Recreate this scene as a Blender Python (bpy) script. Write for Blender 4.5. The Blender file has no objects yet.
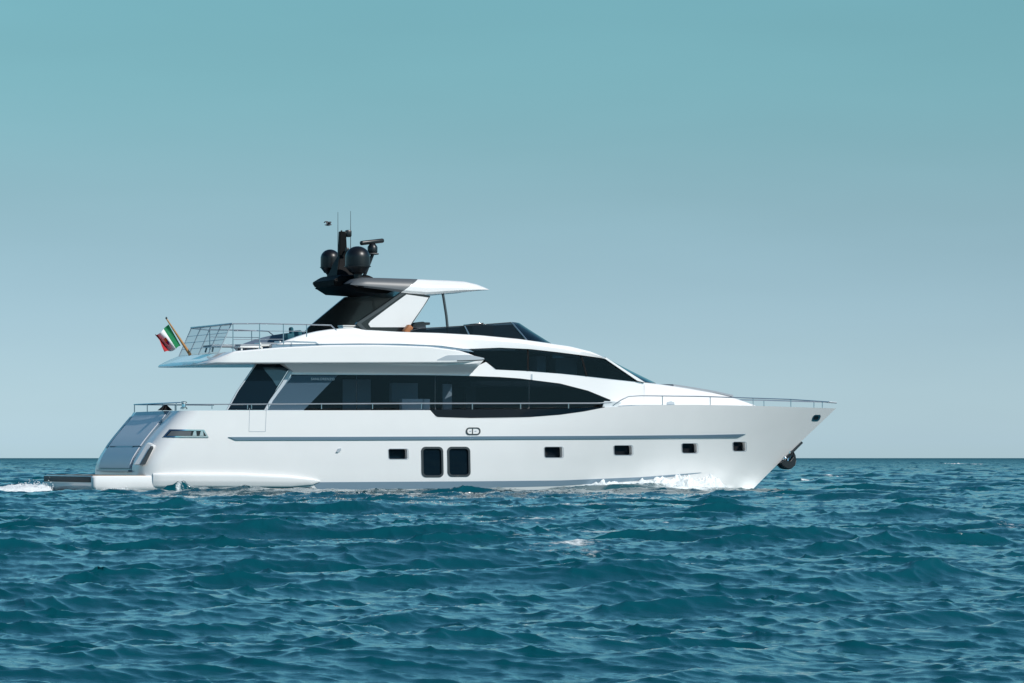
import bpy, bmesh, math, random
import numpy as np
from mathutils import Vector, Matrix
random.seed(4)
rng = np.random.default_rng(11)
R = math.radians
S = bpy.context.scene
COL = S.collection

# ------------------------------------------------------------------ camera, sky, sun, exposure
FPX, CAM_H = 4170.0, 1.15                    # focal length in pixels of a 1024 px wide frame, eye height over the sea
cam_d = bpy.data.cameras.new('camera'); cam = bpy.data.objects.new('camera', cam_d); COL.objects.link(cam)
cam.location = (0, 0, CAM_H); cam.rotation_euler = (R(90), 0, 0)
cam_d.sensor_width = 36; cam_d.lens = 36 * FPX / 1024
cam_d.shift_y = (458 - 341.5) / 1024
cam_d.clip_start = 0.5; cam_d.clip_end = 60000
S.camera = cam

SUN = Vector((.61, -.47, .64)).normalized()
W = bpy.data.worlds.new('World'); S.world = W; W.use_nodes = True
nt = W.node_tree; nt.nodes.clear()
wo = nt.nodes.new('ShaderNodeOutputWorld'); bg = nt.nodes.new('ShaderNodeBackground')
sky = nt.nodes.new('ShaderNodeTexSky'); sky.sky_type = 'NISHITA'; sky.sun_disc = False
sky.sun_elevation = math.asin(SUN.z); sky.sun_rotation = math.atan2(SUN.x, SUN.y)
sky.air_density = 1.0; sky.dust_density = 0.6; sky.ozone_density = 1.0
tc = nt.nodes.new('ShaderNodeTexCoord'); sx = nt.nodes.new('ShaderNodeSeparateXYZ')
nt.links.new(tc.outputs['Generated'], sx.inputs[0])
rmp = nt.nodes.new('ShaderNodeValToRGB')                    # colour of the air by height over the horizon
nt.links.new(sx.outputs['Z'], rmp.inputs[0])
SKY_RAMP = [(0, (1.079, 1.553, 2.308)), (0.0043, (1.025, 1.486, 2.286)), (0.012, (0.93, 1.34, 2.044)), (0.02, (0.832, 1.191, 1.803)), (0.03, (0.729, 1.034, 1.533)), (0.04, (0.672, 0.949, 1.35)), (0.05, (0.639, 0.902, 1.214)), (0.06, (0.609, 0.87, 1.098)), (0.07, (0.58, 0.867, 1.031)), (0.08, (0.554, 0.882, 0.994)), (0.09, (0.538, 0.895, 0.963)), (0.1, (0.533, 0.904, 0.939)), (0.11, (0.54, 0.932, 0.941)), (0.125, (0.56, 0.99, 1.0)), (0.15, (0.7, 1.38, 1.36)), (0.19, (0.86, 1.68, 1.62)), (0.27, (0.76, 1.48, 1.48)), (0.36, (0.61, 1.16, 1.29)), (0.6, (0.43, 0.78, 0.91)), (1.0, (0.43, 0.72, 0.86))]
while len(rmp.color_ramp.elements) < len(SKY_RAMP): rmp.color_ramp.elements.new(.5)
for e, (p, c) in zip(rmp.color_ramp.elements, SKY_RAMP): e.position = p; e.color = (*c, 1)
mx = nt.nodes.new('ShaderNodeMix'); mx.data_type = 'RGBA'; mx.blend_type = 'MULTIPLY'; mx.inputs[0].default_value = 1
nt.links.new(sky.outputs[0], mx.inputs['A']); nt.links.new(rmp.outputs[0], mx.inputs['B'])
hz = nt.nodes.new('ShaderNodeTexNoise'); hz.inputs['Scale'].default_value = 9; hz.inputs['Detail'].default_value = 3      # faint unevenness of the haze
hm = nt.nodes.new('ShaderNodeMapping'); hm.inputs['Scale'].default_value = (1, 1, 5); nt.links.new(tc.outputs['Generated'], hm.inputs[0]); nt.links.new(hm.outputs[0], hz.inputs['Vector'])
hr = nt.nodes.new('ShaderNodeMapRange'); hr.inputs['From Min'].default_value = .3; hr.inputs['From Max'].default_value = .7; hr.inputs['To Min'].default_value = .975; hr.inputs['To Max'].default_value = 1.025; nt.links.new(hz.outputs[0], hr.inputs['Value'])
m2 = nt.nodes.new('ShaderNodeMix'); m2.data_type = 'RGBA'; m2.blend_type = 'MULTIPLY'; m2.inputs[0].default_value = 1
nt.links.new(mx.outputs['Result'], m2.inputs['A']); nt.links.new(hr.outputs[0], m2.inputs['B'])
nt.links.new(m2.outputs['Result'], bg.inputs[0]); bg.inputs[1].default_value = 0.085
nt.links.new(bg.outputs[0], wo.inputs[0])

sd = bpy.data.lights.new('sun', 'SUN'); sd.energy = 3.75; sd.angle = R(.53); sd.color = (1, .955, .905)
so = bpy.data.objects.new('sun', sd); COL.objects.link(so); so.rotation_euler = SUN.to_track_quat('Z', 'Y').to_euler()
so.location = (30, 0, 60)

vs = S.view_settings; vs.view_transform = 'Standard'; vs.look = 'None'; vs.gamma = 1; vs.use_curve_mapping = False
vs.exposure = 0.0
S.render.engine = 'CYCLES'
S.cycles.max_bounces = 8; S.cycles.transparent_max_bounces = 12; S.cycles.caustics_reflective = False
S.cycles.caustics_refractive = False; S.cycles.use_denoising = True

# ------------------------------------------------------------------ materials
def mat(name, col, rough=.4, metal=0.0, spec=.5, coat=0.0, var=0.0, scale=8.0, bump=0.0, bscale=60.0):
    m = bpy.data.materials.new(name); m.use_nodes = True
    n = m.node_tree.nodes; l = m.node_tree.links; b = n['Principled BSDF']
    b.inputs['Base Color'].default_value = (*col, 1); b.inputs['Roughness'].default_value = rough
    b.inputs['Metallic'].default_value = metal; b.inputs['Specular IOR Level'].default_value = spec
    b.inputs['Coat Weight'].default_value = coat; b.inputs['Coat Roughness'].default_value = .05
    if var:
        t = n.new('ShaderNodeTexCoord'); z = n.new('ShaderNodeTexNoise'); z.inputs['Scale'].default_value = scale
        z.inputs['Detail'].default_value = 5
        l.new(t.outputs['Object'], z.inputs['Vector'])
        r = n.new('ShaderNodeValToRGB'); r.color_ramp.elements[0].position = .3; r.color_ramp.elements[1].position = .7
        r.color_ramp.elements[0].color = (*[c * (1 - var) for c in col], 1); r.color_ramp.elements[1].color = (*[min(1, c * (1 + var)) for c in col], 1)
        l.new(z.outputs[0], r.inputs[0]); l.new(r.outputs[0], b.inputs['Base Color'])
    if bump:
        t = n.new('ShaderNodeTexCoord'); z = n.new('ShaderNodeTexNoise'); z.inputs['Scale'].default_value = bscale
        l.new(t.outputs['Object'], z.inputs['Vector'])
        u = n.new('ShaderNodeBump'); u.inputs['Strength'].default_value = bump; u.inputs['Distance'].default_value = .02
        l.new(z.outputs[0], u.inputs['Height']); l.new(u.outputs[0], b.inputs['Normal'])
    return m

def tint_glass(name, tint, rough=.02, refl=1.0):
    m = bpy.data.materials.new(name); m.use_nodes = True
    n = m.node_tree.nodes; l = m.node_tree.links; n.clear()
    o = n.new('ShaderNodeOutputMaterial'); t = n.new('ShaderNodeBsdfTransparent'); g = n.new('ShaderNodeBsdfGlossy')
    t.inputs[0].default_value = (*tint, 1); g.inputs['Roughness'].default_value = rough
    g.inputs[0].default_value = (refl, refl, refl, 1)
    f = n.new('ShaderNodeFresnel'); f.inputs[0].default_value = 1.5
    x = n.new('ShaderNodeMixShader'); gm = n.new('ShaderNodeNewGeometry'); fr_ = n.new('ShaderNodeMath'); fr_.operation = 'SUBTRACT'; fr_.inputs[0].default_value = 1; l.new(gm.outputs['Backfacing'], fr_.inputs[1])
    ff = n.new('ShaderNodeMath'); ff.operation = 'MULTIPLY'; l.new(f.outputs[0], ff.inputs[0]); l.new(fr_.outputs[0], ff.inputs[1])
    l.new(ff.outputs[0], x.inputs[0]); l.new(t.outputs[0], x.inputs[1]); l.new(g.outputs[0], x.inputs[2])
    l.new(x.outputs[0], o.inputs[0]); return m

M = dict(
    gel=mat('white_gelcoat', (.83, .81, .80), .18, spec=.45, coat=.2, var=.012, scale=1.3),
    trim=mat('slate_stripe', (.13, .20, .26), .3, coat=.3),
    boot=mat('grey_boot_stripe', (.20, .28, .35), .3, coat=.3),
    pearl=mat('pearl_grey_paint', (.64, .65, .70), .42),
    silver2=mat('pale_grey_paint', (.62, .66, .68), .3),
    silver=mat('silver_grey_paint', (.42, .46, .50), .28, coat=.3),
    black=mat('black_paint', (.008, .009, .011), .25, coat=.3),
    matte=mat('matte_black', (.002, .0025, .0035), .6, spec=.12),
    satin=mat('satin_black', (.005, .006, .008), .36, var=.15, scale=3),
    hgrey=mat('hardtop_grey', (.10, .11, .12), .42),
    char=mat('charcoal_paint', (.05, .055, .06), .3, coat=.3),
    chrome=mat('polished_steel', (.62, .64, .66), .16, metal=1),
    steel=mat('stainless_rail', (.58, .61, .64), .28, metal=1),
    dglass=mat('dark_glass', (.003, .009, .016), .04, spec=.15),
    teak=mat('teak', (.23, .14, .08), .6, var=.25, scale=14),
    shadeteak=mat('shaded_teak', (.035, .028, .03), .6, var=.2, scale=14),
    anti=mat('dark_antifouling', (.012, .016, .022), .5),
    teal=mat('teal_fabric', (.015, .10, .13), .8, bump=.3, bscale=200),
    bluec=mat('slate_blue', (.10, .145, .21), .8, bump=.2, bscale=120),
    greyc=mat('grey_cushion', (.30, .33, .36), .85, bump=.3, bscale=160),
    whitec=mat('white_lacquer', (.72, .72, .70), .35),
    tan=mat('tan_leather', (.35, .13, .045), .5),
    navy=mat('dark_navy_leather', (.012, .018, .03), .7),
    wood=mat('varnished_wood', (.48, .24, .09), .35, var=.15, scale=20),
    darkin=mat('dark_interior', (.03, .032, .035), .7),
    grin=mat('grey_interior', (.45, .48, .50), .7),
    pale_panel=mat('pale_panel_paint', (.82, .84, .85), .8),
    green=mat('flag_green', (.0, .17, .06), .8), fwhite=mat('flag_white', (.74, .74, .74), .8), red=mat('flag_red', (.42, .02, .025), .8),
    blue=mat('flag_blue', (.02, .04, .22), .8), gold=mat('flag_gold', (.5, .3, .04), .6),
    letter=mat('pale_lettering', (.75, .8, .82), .5),
    gull=mat('gull_feathers', (.06, .06, .065), .8), gullw=mat('gull_body_feathers', (.10, .10, .11), .8),
    galv=mat('dark_galvanised', (.008, .010, .014), .35),
    glass=tint_glass('tinted_glass', (.50, .57, .62), refl=.45),
    fglass=tint_glass('smoked_windscreen', (.30, .34, .38), refl=.6),
    cglass=tint_glass('clear_glass', (.93, .98, 1.0)),
    rglass=tint_glass('rail_glass', (.95, .97, .98), refl=.25),
)

# ------------------------------------------------------------------ yacht frame: heading 21 degrees away, near side = starboard (-y)
PSI = 21.0
sP, cP = math.sin(R(PSI)), math.cos(R(PSI))
X0, D0 = -1.6014315671532486, 142.5891933479633              # midship point
def at(px, py, yl):
    """side elevation of the photograph at the lengthwise plane y = yl -> yacht x, z"""
    dx = (px - 512) / FPX
    Y = (yl + D0 * cP - X0 * sP) / (cP - dx * sP)
    return ((dx * Y - X0) * cP + (Y - D0) * sP + 14, CAM_H + (458 - py) / FPX * Y)
def pt(px, py, yl):
    x, z = at(px, py, yl); return Vector((x, yl, z))
def on(px, py, surf, off=0.0):
    yl = -2.8
    for _ in range(9):
        x, z = at(px, py, yl); yl = -surf(x, z) - off
    x, z = at(px, py, yl); return Vector((x, yl, z))

def interp(x, xs, ys): return float(np.interp(x, xs, ys))
def lin(pts, t):
    n = len(pts) - 1; k = min(int(t * n), n - 1); f = t * n - k
    a, b = pts[k], pts[k + 1]; return tuple(p + (q - p) * f for p, q in zip(a, b))

# ------------------------------------------------------------------ mesh helpers
def obj(name, bm, m, parent=None, smooth=35, recalc=True):
    if recalc: bmesh.ops.recalc_face_normals(bm, faces=bm.faces)
    me = bpy.data.meshes.new(name); bm.to_mesh(me); bm.free()
    for q in (m if isinstance(m, list) else [m]): me.materials.append(M[q] if isinstance(q, str) else q)
    if smooth:
        for p in me.polygons: p.use_smooth = True
        me.set_sharp_from_angle(angle=R(smooth))
    o = bpy.data.objects.new(name, me); COL.objects.link(o)
    if parent: o.parent = parent
    return o
def mirrored(o):
    c = o.copy(); COL.objects.link(c); c.scale = (1, -1, 1)
    for ch in list(o.children):
        d = ch.copy(); COL.objects.link(d); d.parent = c
    return c
def thing(name, label, cat, loc=(0, 0, 0), rz=0, group=None):
    o = bpy.data.objects.new(name, None); COL.objects.link(o); o.location = loc; o.rotation_euler = (0, 0, rz)
    o['label'] = label; o['category'] = cat
    if group: o['group'] = group
    return o
def tag(o, label, cat, group=None):
    o['label'] = label; o['category'] = cat
    if group: o['group'] = group

def grid_solid(bm, outer, inner):
    """outer, inner: same-shaped 2-d lists of points; closes them into a slab"""
    n, m = len(outer), len(outer[0])
    A = [[bm.verts.new(p) for p in r] for r in outer]; B = [[bm.verts.new(p) for p in r] for r in inner]
    for i in range(n - 1):
        for j in range(m - 1):
            bm.faces.new((A[i][j], A[i + 1][j], A[i + 1][j + 1], A[i][j + 1]))
            bm.faces.new((B[i][j], B[i][j + 1], B[i + 1][j + 1], B[i + 1][j]))
    for i in range(n - 1):
        for j in (0, m - 1): bm.faces.new((A[i][j], A[i + 1][j], B[i + 1][j], B[i][j]))
    for j in range(m - 1):
        for i in (0, n - 1): bm.faces.new((A[i][j], A[i][j + 1], B[i][j + 1], B[i][j]))
def patch(bm, a, b, surf, off=0.0, thick=.04, n=24, m=6, bulge=None):
    """slab between the outlines a and b (matching corner lists) lying on the side surface"""
    O, I = [], []
    for i in range(n + 1):
        p, q = lin(a, i / n), lin(b, i / n); ro, ri = [], []
        for j in range(m + 1):
            f = j / m; v = on(p[0] + (q[0] - p[0]) * f, p[1] + (q[1] - p[1]) * f, surf, off + (bulge(i / n, f) if bulge else 0))
            ro.append(v); ri.append(v + Vector((0, thick + (bulge(i / n, f) if bulge else 0), 0)))
        O.append(ro); I.append(ri)
    grid_solid(bm, O, I)
def P(name, a, b, surf, m, parent, off=0.0, thick=.04, n=24, rows=6, bulge=None):
    bm = bmesh.new(); patch(bm, a, b, surf, off, thick, n, rows, bulge); return obj(name, bm, m, parent)
def prism(bm, pts, surf, off, thick):
    """polygon on the side surface, pushed inward by thick"""
    A = [bm.verts.new(on(*p, surf, off)) for p in pts]; B = [bm.verts.new(v.co + Vector((0, thick, 0))) for v in A]
    bm.faces.new(A); bm.faces.new(B[::-1]); n = len(A)
    for i in range(n): bm.faces.new((A[i], A[(i + 1) % n], B[(i + 1) % n], B[i]))
def ring(bm, outer, inner, surf, off, thick):
    n = len(outer)
    ao = [bm.verts.new(on(*p, surf, off)) for p in outer]; ai = [bm.verts.new(on(*p, surf, off)) for p in inner]
    bo = [bm.verts.new(v.co + Vector((0, thick, 0))) for v in ao]; bi = [bm.verts.new(v.co + Vector((0, thick, 0))) for v in ai]
    for i in range(n):
        j = (i + 1) % n
        for q in ((ao[i], ao[j], ai[j], ai[i]), (bo[i], bi[i], bi[j], bo[j]), (ao[i], bo[i], bo[j], ao[j]), (ai[i], ai[j], bi[j], bi[i])): bm.faces.new(q)
def rrect(x0, y0, x1, y1, r, k=5, sk=0.0):
    pts = []
    for cx, cy, a0 in ((x1 - r, y0 + r, -90), (x1 - r, y1 - r, 0), (x0 + r, y1 - r, 90), (x0 + r, y0 + r, 180)):
        for i in range(k + 1):
            a = R(a0 + 90 * i / k); x = cx + r * math.cos(a); y = cy + r * math.sin(a)
            pts.append((x + sk * (y1 - y), y))
    return pts
def tube(bm, pts, r, k=8, cap=True, r1=None):
    pts = [Vector(p) for p in pts]; rings = []
    up = Vector((.13, .2, .97))
    for i, p in enumerate(pts):
        d = (pts[min(i + 1, len(pts) - 1)] - pts[max(i - 1, 0)]).normalized()
        u = d.cross(up)
        if u.length < .05: u = d.cross(Vector((1, 0, 0)))
        u.normalize(); v = d.cross(u); rr = r if r1 is None else r + (r1 - r) * i / (len(pts) - 1)
        rings.append([bm.verts.new(p + (u * math.cos(2 * math.pi * q / k) + v * math.sin(2 * math.pi * q / k)) * rr) for q in range(k)])
    for a, b in zip(rings, rings[1:]):
        for q in range(k): bm.faces.new((a[q], a[(q + 1) % k], b[(q + 1) % k], b[q]))
    if cap: bm.faces.new(rings[0][::-1]); bm.faces.new(rings[-1])
def lathe(bm, prof, c, k=28, axis=Matrix()):
    c = Vector(c); rings = []
    for r, z in prof:
        rings.append([bm.verts.new(c + axis @ Vector((max(r, 1e-4) * math.cos(2 * math.pi * q / k), max(r, 1e-4) * math.sin(2 * math.pi * q / k), z))) for q in range(k)])
    for a, b in zip(rings, rings[1:]):
        for q in range(k): bm.faces.new((a[q], a[(q + 1) % k], b[(q + 1) % k], b[q]))
    bm.faces.new(rings[0][::-1]); bm.faces.new(rings[-1])
def box(bm, c, s, bev=.01, rot=None, seg=2):
    mt = Matrix.Translation(c) @ (rot.to_4x4() if rot else Matrix()) @ Matrix.Diagonal((*s, 1))
    r = bmesh.ops.create_cube(bm, size=1, matrix=mt)
    if bev:
        es = list({e for v in r['verts'] for e in v.link_edges})
        bmesh.ops.bevel(bm, geom=es, offset=bev, segments=seg, profile=.5, affect='EDGES')
def loft(bm, sections):
    V = [[bm.verts.new(p) for p in s] for s in sections]; k = len(V[0])
    for a, b in zip(V, V[1:]):
        for q in range(k): bm.faces.new((a[q], a[(q + 1) % k], b[(q + 1) % k], b[q]))
    bm.faces.new(V[0][::-1]); bm.faces.new(V[-1])

# ------------------------------------------------------------------ THE SEA
def spectrum_tile(L, N, lmin, lmax, rms, wind, spread, chop, seed, peak=0):
    g = np.random.default_rng(seed)
    k1 = 2 * np.pi * np.fft.fftfreq(N, L / N); kx, ky = np.meshgrid(k1, k1, indexing='ij'); k = np.hypot(kx, ky); k[0, 0] = 1
    lam = 2 * np.pi / k; th = np.arctan2(ky, kx) - wind
    win = 1 / (1 + (lam / lmax) ** 6) * (1 / (1 + (lmin / lam) ** 6))
    amp = k ** -2.0 * np.abs(np.cos(th)) ** spread * np.where(np.cos(th) > 0, 1, .12) * win; amp[0, 0] = 0
    H = amp * (g.normal(size=k.shape) + 1j * g.normal(size=k.shape))
    z = np.fft.ifft2(H).real; s = rms / z.std(); z *= s
    if peak: z = np.exp(peak * z / rms); z = (z - z.mean()) / z.std() * rms      # sharp crests, flat troughs
    dx = np.fft.ifft2(1j * kx / k * H).real * s * chop; dy = np.fft.ifft2(1j * ky / k * H).real * s * chop
    return z.astype(np.float32), dx.astype(np.float32), dy.astype(np.float32)
def sample(t, L, x, y, rot):
    N = t[0].shape[0]; c, s = math.cos(rot), math.sin(rot)
    u = ((x * c + y * s) / L * N) % N; v = ((-x * s + y * c) / L * N) % N
    i = np.floor(u).astype(np.int32); j = np.floor(v).astype(np.int32); fu = (u - i).astype(np.float32); fv = (v - j).astype(np.float32)
    i %= N; j %= N; i1 = (i + 1) % N; j1 = (j + 1) % N
    o = [a[i, j] * (1 - fu) * (1 - fv) + a[i1, j] * fu * (1 - fv) + a[i, j1] * (1 - fu) * fv + a[i1, j1] * fu * fv for a in t]
    return o[0], o[1] * c - o[2] * s, o[1] * s + o[2] * c

WIND = R(-78)                                   # the sea runs towards the viewer, a little to the right
TILES = [(spectrum_tile(83.0, 512, 2.4, 10, .080, WIND, 3.2, 1.4, 3, .15), 83.0, .0, 1e9),
         (spectrum_tile(27.0, 512, .50, 2.4, .0255, WIND + .25, 2.4, 2.1, 5, .25), 27.0, .21, 6000),
         (spectrum_tile(6.3, 512, .05, .5, .0074, WIND - .35, 1.6, 1.7, 8, .3), 6.3, -.37, 260)]
def wpos(px, Y): return ((px - 512) / FPX * Y, Y)
def sea_disp(x, y):
    r = np.hypot(x, y); z = np.zeros_like(x); dx = np.zeros_like(x); dy = np.zeros_like(x)
    for t, L, rot, far in TILES:
        a, b, c = sample(t, L, x, y, rot); w = np.clip(1.4 - r / far, 0, 1); z += a * w; dx += b * w; dy += c * w
    return z, dx, dy
# single crests: (x, y, along-crest length, width, height)
CRESTS = [(*wpos(182, 132.6), 1.7, .9, .27), (*wpos(546, 96), 1.1, 1.2, .20), (*wpos(905, 98), 2.2, 1.4, .10)]
def to_yacht(x, y): return ((x - X0) * cP + (y - D0) * sP + 14, -(x - X0) * sP + (y - D0) * cP)

def build_sea():
    f = np.tan(R(8.6)); front = np.linspace(-np.arctan(f), np.arctan(f), 1050)
    side = []; a, st = front[-1], front[1] - front[0]
    while True:
        st = min(st * 1.12, R(3.0)); a += st
        if a > math.pi - R(1.6): break
        side.append(a)
    th = np.concatenate([-np.array(side[::-1]), front, side])
    r = [2.0]
    while r[-1] < 45000:
        d = r[-1]
        g = .02 if d < 12 else .0042 if d < 18 else .0018 if d < 350 else .0021 if d < 3500 else .012
        r.append(d * (1 + g))
    r = np.array(r); n, m = len(r), len(th)
    Rr, T = np.meshgrid(r, th, indexing='ij')
    x = (Rr * np.sin(T)).ravel(); y = (Rr * np.cos(T)).ravel()
    z, dx, dy = sea_disp(x, y)
    dev = np.abs(T).ravel(); edge = np.clip(1.5 - dev / R(60), .12, 1); z *= edge; dx *= edge; dy *= edge
    # gentler near the viewer, where the photograph shows short chop only
    calm = np.interp(Rr.ravel(), [10, 25, 60, 120], [.7, .85, 1.0, 1.0]); z *= calm; dx *= calm; dy *= calm
    near_ = y > 0
    for cx, cy, la, wi, h in CRESTS:
        u, v = x - cx, y - cy; q = np.exp(-np.abs(u / la) ** 1.7 - (v / wi) ** 2) * np.clip(.75 + z * 3, .3, 1.4); t_ = TILES[1]; d_ = sample(t_[0], t_[1], x * 1.9 + 3, y * 1.9, .5)[0]; z += h * q * (1 + 5 * d_)
    lx, ly = to_yacht(x, y)
    # wave thrown up along the bow, trough behind it
    bowy = np.interp(lx, [15, 18, 20, 22, 24, 25.2], [3.5, 3.3, 2.9, 2.3, 1.0, .1]); s = np.abs(ly) - bowy
    z += np.interp(lx, [14, 17, 19.5, 21.5, 23.5, 25.2, 26], [0, .03, .08, .06, .06, .04, 0]) * np.exp(-(np.clip(s, 0, 9) / .7) ** 2) * (s > -1.5)
    # ---- foam: breaking crests, wash at the bow, the wake behind the platform, painted glints below the hull
    nz = np.zeros_like(x)
    for sc, w in ((1.7, .5), (4.9, .3), (11.3, .2)):
        t = TILES[1]; nz += w * sample(t[0], t[1], x * sc * .6, y * sc * .6, .9 + sc)[0] / .04
    foam = np.zeros_like(x)
    wake = (lx < -.9) * np.exp(-(np.clip(np.abs(ly - .55) - 2.0 + lx * .01, 0, 9) / .5) ** 2) * np.clip(1 + lx / 60, 0, 1)
    foam += wake * np.clip(.95 + nz * .35, 0, 1.2); z += wake * .05 * (1 + .5 * nz * .3) * np.exp(-(lx / 9) ** 2)
    band = ((lx > 12) & (lx < 25.6)) * np.exp(-(np.clip(s - .15, 0, 9) / np.interp(lx, [12, 20, 25], [.5, 1.3, .25])) ** 2) * np.interp(lx, [16.5, 19.5, 21, 25], [0, .4, 1, 1])
    foam += band * np.clip(.9 + nz * .8, 0, 2.0)
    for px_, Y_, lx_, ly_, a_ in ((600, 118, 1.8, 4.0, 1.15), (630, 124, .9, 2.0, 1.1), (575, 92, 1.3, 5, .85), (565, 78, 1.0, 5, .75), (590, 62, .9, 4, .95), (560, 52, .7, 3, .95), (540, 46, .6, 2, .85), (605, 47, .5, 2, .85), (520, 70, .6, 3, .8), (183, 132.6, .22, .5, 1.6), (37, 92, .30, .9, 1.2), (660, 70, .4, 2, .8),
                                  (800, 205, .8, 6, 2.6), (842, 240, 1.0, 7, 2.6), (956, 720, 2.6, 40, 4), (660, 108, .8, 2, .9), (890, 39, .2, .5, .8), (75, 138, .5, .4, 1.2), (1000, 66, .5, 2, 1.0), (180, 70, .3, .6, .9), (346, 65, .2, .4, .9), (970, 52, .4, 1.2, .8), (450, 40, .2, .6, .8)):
        cx, cy = wpos(px_, Y_); foam += a_ * np.exp(-((x - cx) / lx_) ** 2 - ((y - cy) / ly_) ** 2) * np.clip(.42 + nz * .9, 0, 1.3)  # patches below the hull are painted glints, the rest whitecaps
    foam += np.clip((z - .30) * 4, 0, .35) * np.clip(nz - .2, 0, 1)
    foam = np.clip(foam, 0, 1.3)
    chop_ = np.clip(np.log(np.maximum(Rr.ravel(), 1) / 250) / np.log(12), 0, 1)
    X, Y = x + dx * 1.0, y + dy * 1.0
    co = np.stack([X, Y, z], 1).astype(np.float32)
    idx = np.arange(n * m).reshape(n, m)
    q = np.stack([idx[:-1, :-1], idx[:-1, 1:], idx[1:, 1:], idx[1:, :-1]], -1).reshape(-1, 4)
    back = np.stack([idx[:-1, -1], idx[:-1, 0], idx[1:, 0], idx[1:, -1]], -1).reshape(-1, 4)
    q = np.concatenate([q, back])[:, ::-1]
    me = bpy.data.meshes.new('sea'); me.vertices.add(len(co)); me.vertices.foreach_set('co', co.ravel())
    me.loops.add(q.size); me.loops.foreach_set('vertex_index', q.ravel().astype(np.int32))
    me.polygons.add(len(q)); me.polygons.foreach_set('loop_start', np.arange(0, q.size, 4, dtype=np.int32))
    me.polygons.foreach_set('use_smooth', np.ones(len(q), bool))
    me.update(calc_edges=True)
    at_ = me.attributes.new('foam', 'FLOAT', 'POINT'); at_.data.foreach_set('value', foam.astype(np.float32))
    a2 = me.attributes.new('unresolved_chop', 'FLOAT', 'POINT'); a2.data.foreach_set('value', chop_.astype(np.float32))
    m_ = bpy.data.materials.new('sea_water'); m_.use_nodes = True; N = m_.node_tree.nodes; L = m_.node_tree.links; b = N['Principled BSDF']
    b.inputs['IOR'].default_value = 1.333; b.inputs['Roughness'].default_value = .03
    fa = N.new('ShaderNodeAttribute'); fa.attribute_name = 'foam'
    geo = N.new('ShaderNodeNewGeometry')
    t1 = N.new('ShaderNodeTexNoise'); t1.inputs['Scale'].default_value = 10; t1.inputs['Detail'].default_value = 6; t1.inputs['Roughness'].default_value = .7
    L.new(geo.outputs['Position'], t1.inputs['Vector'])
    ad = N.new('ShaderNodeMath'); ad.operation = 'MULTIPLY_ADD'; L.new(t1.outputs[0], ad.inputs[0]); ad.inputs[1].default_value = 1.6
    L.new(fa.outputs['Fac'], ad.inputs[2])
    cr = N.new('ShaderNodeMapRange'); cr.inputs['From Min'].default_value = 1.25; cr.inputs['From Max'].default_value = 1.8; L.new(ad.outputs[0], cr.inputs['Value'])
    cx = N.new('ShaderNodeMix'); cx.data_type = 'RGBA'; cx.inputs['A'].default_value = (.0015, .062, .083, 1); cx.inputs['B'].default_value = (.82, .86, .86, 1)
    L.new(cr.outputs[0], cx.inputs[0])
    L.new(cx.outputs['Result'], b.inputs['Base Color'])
    rg = N.new('ShaderNodeMapRange'); rg.inputs['To Min'].default_value = .03; rg.inputs['To Max'].default_value = .8; L.new(cr.outputs[0], rg.inputs['Value'])
    fb_ = N.new('ShaderNodeAttribute'); fb_.attribute_name = 'unresolved_chop'; mr = N.new('ShaderNodeMath'); mr.operation = 'MULTIPLY_ADD'; mr.inputs[1].default_value = .42; L.new(fb_.outputs['Fac'], mr.inputs[0]); L.new(rg.outputs[0], mr.inputs[2]); L.new(mr.outputs[0], b.inputs['Roughness'])
    bp = N.new('ShaderNodeBump'); bp.inputs['Strength'].default_value = .3; bp.inputs['Distance'].default_value = .015
    t2 = N.new('ShaderNodeTexNoise'); t2.inputs['Scale'].default_value = 11; t2.inputs['Detail'].default_value = 5; t2.inputs['Roughness'].default_value = .68
    mp = N.new('ShaderNodeMapping'); mp.inputs['Scale'].default_value = (.7, 1.1, 1); L.new(geo.outputs['Position'], mp.inputs[0]); L.new(mp.outputs[0], t2.inputs['Vector'])
    L.new(t2.outputs[0], bp.inputs['Height']); L.new(bp.outputs[0], b.inputs['Normal'])
    me.materials.append(m_)
    o = bpy.data.objects.new('sea', me); COL.objects.link(o); o['kind'] = 'structure'
    return o
build_sea()

# ------------------------------------------------------------------ THE YACHT
root = thing('motor_yacht', 'long white motor yacht with dark glass and flying bridge, under way', 'yacht', (X0 - 14 * cP, D0 - 14 * sP, 0), R(PSI))

ZSH = 2.75
SHX, SHZ = zip(*[at(a, b, -y) for a, b, y in ((185, 410.6, 3.1), (430, 410.2, 3.3), (540, 409.6, 3.3), (600, 407.6, 3.1), (640, 405.2, 2.9), (690, 404.8, 2.4), (745, 405.8, 1.6), (836, 408.4, 0))])
def zsheer(x): return interp(x, SHX, SHZ)
stem_pts = [pt(836, 408.5, 0), pt(819, 424.8, 0), pt(803, 440.1, 0), pt(785, 457.4, 0), pt(778.6, 463.5, 0), pt(762, 480, 0), pt(754, 488, 0)]
stz = [p.z * ZSH / stem_pts[0].z for p in stem_pts[::-1]]; stx = [p.x for p in stem_pts[::-1]]
def xs_(z):
    if z < stz[0]: return stx[0] + (z - stz[0]) * 1.1
    if z > stz[-1]: return stx[-1] + (z - stz[-1]) * .85
    return interp(z, stz, stx)
XAP = [at(a, b, 2.8) for a, b in ((97.4, 486), (97.3, 471.6), (99.0, 460.6), (111, 441.9), (125.3, 424.7), (135.5, 412.8), (138, 409.6))]
_zz = np.linspace(-1, 3.2, 85); _xx = np.interp(_zz, [p[1] for p in XAP], [p[0] - .14 for p in XAP]); _xx = np.convolve(np.pad(_xx, 4, mode='edge'), np.ones(9) / 9, 'valid')
def xa_(z): return float(np.interp(z, _zz, _xx))
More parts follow.
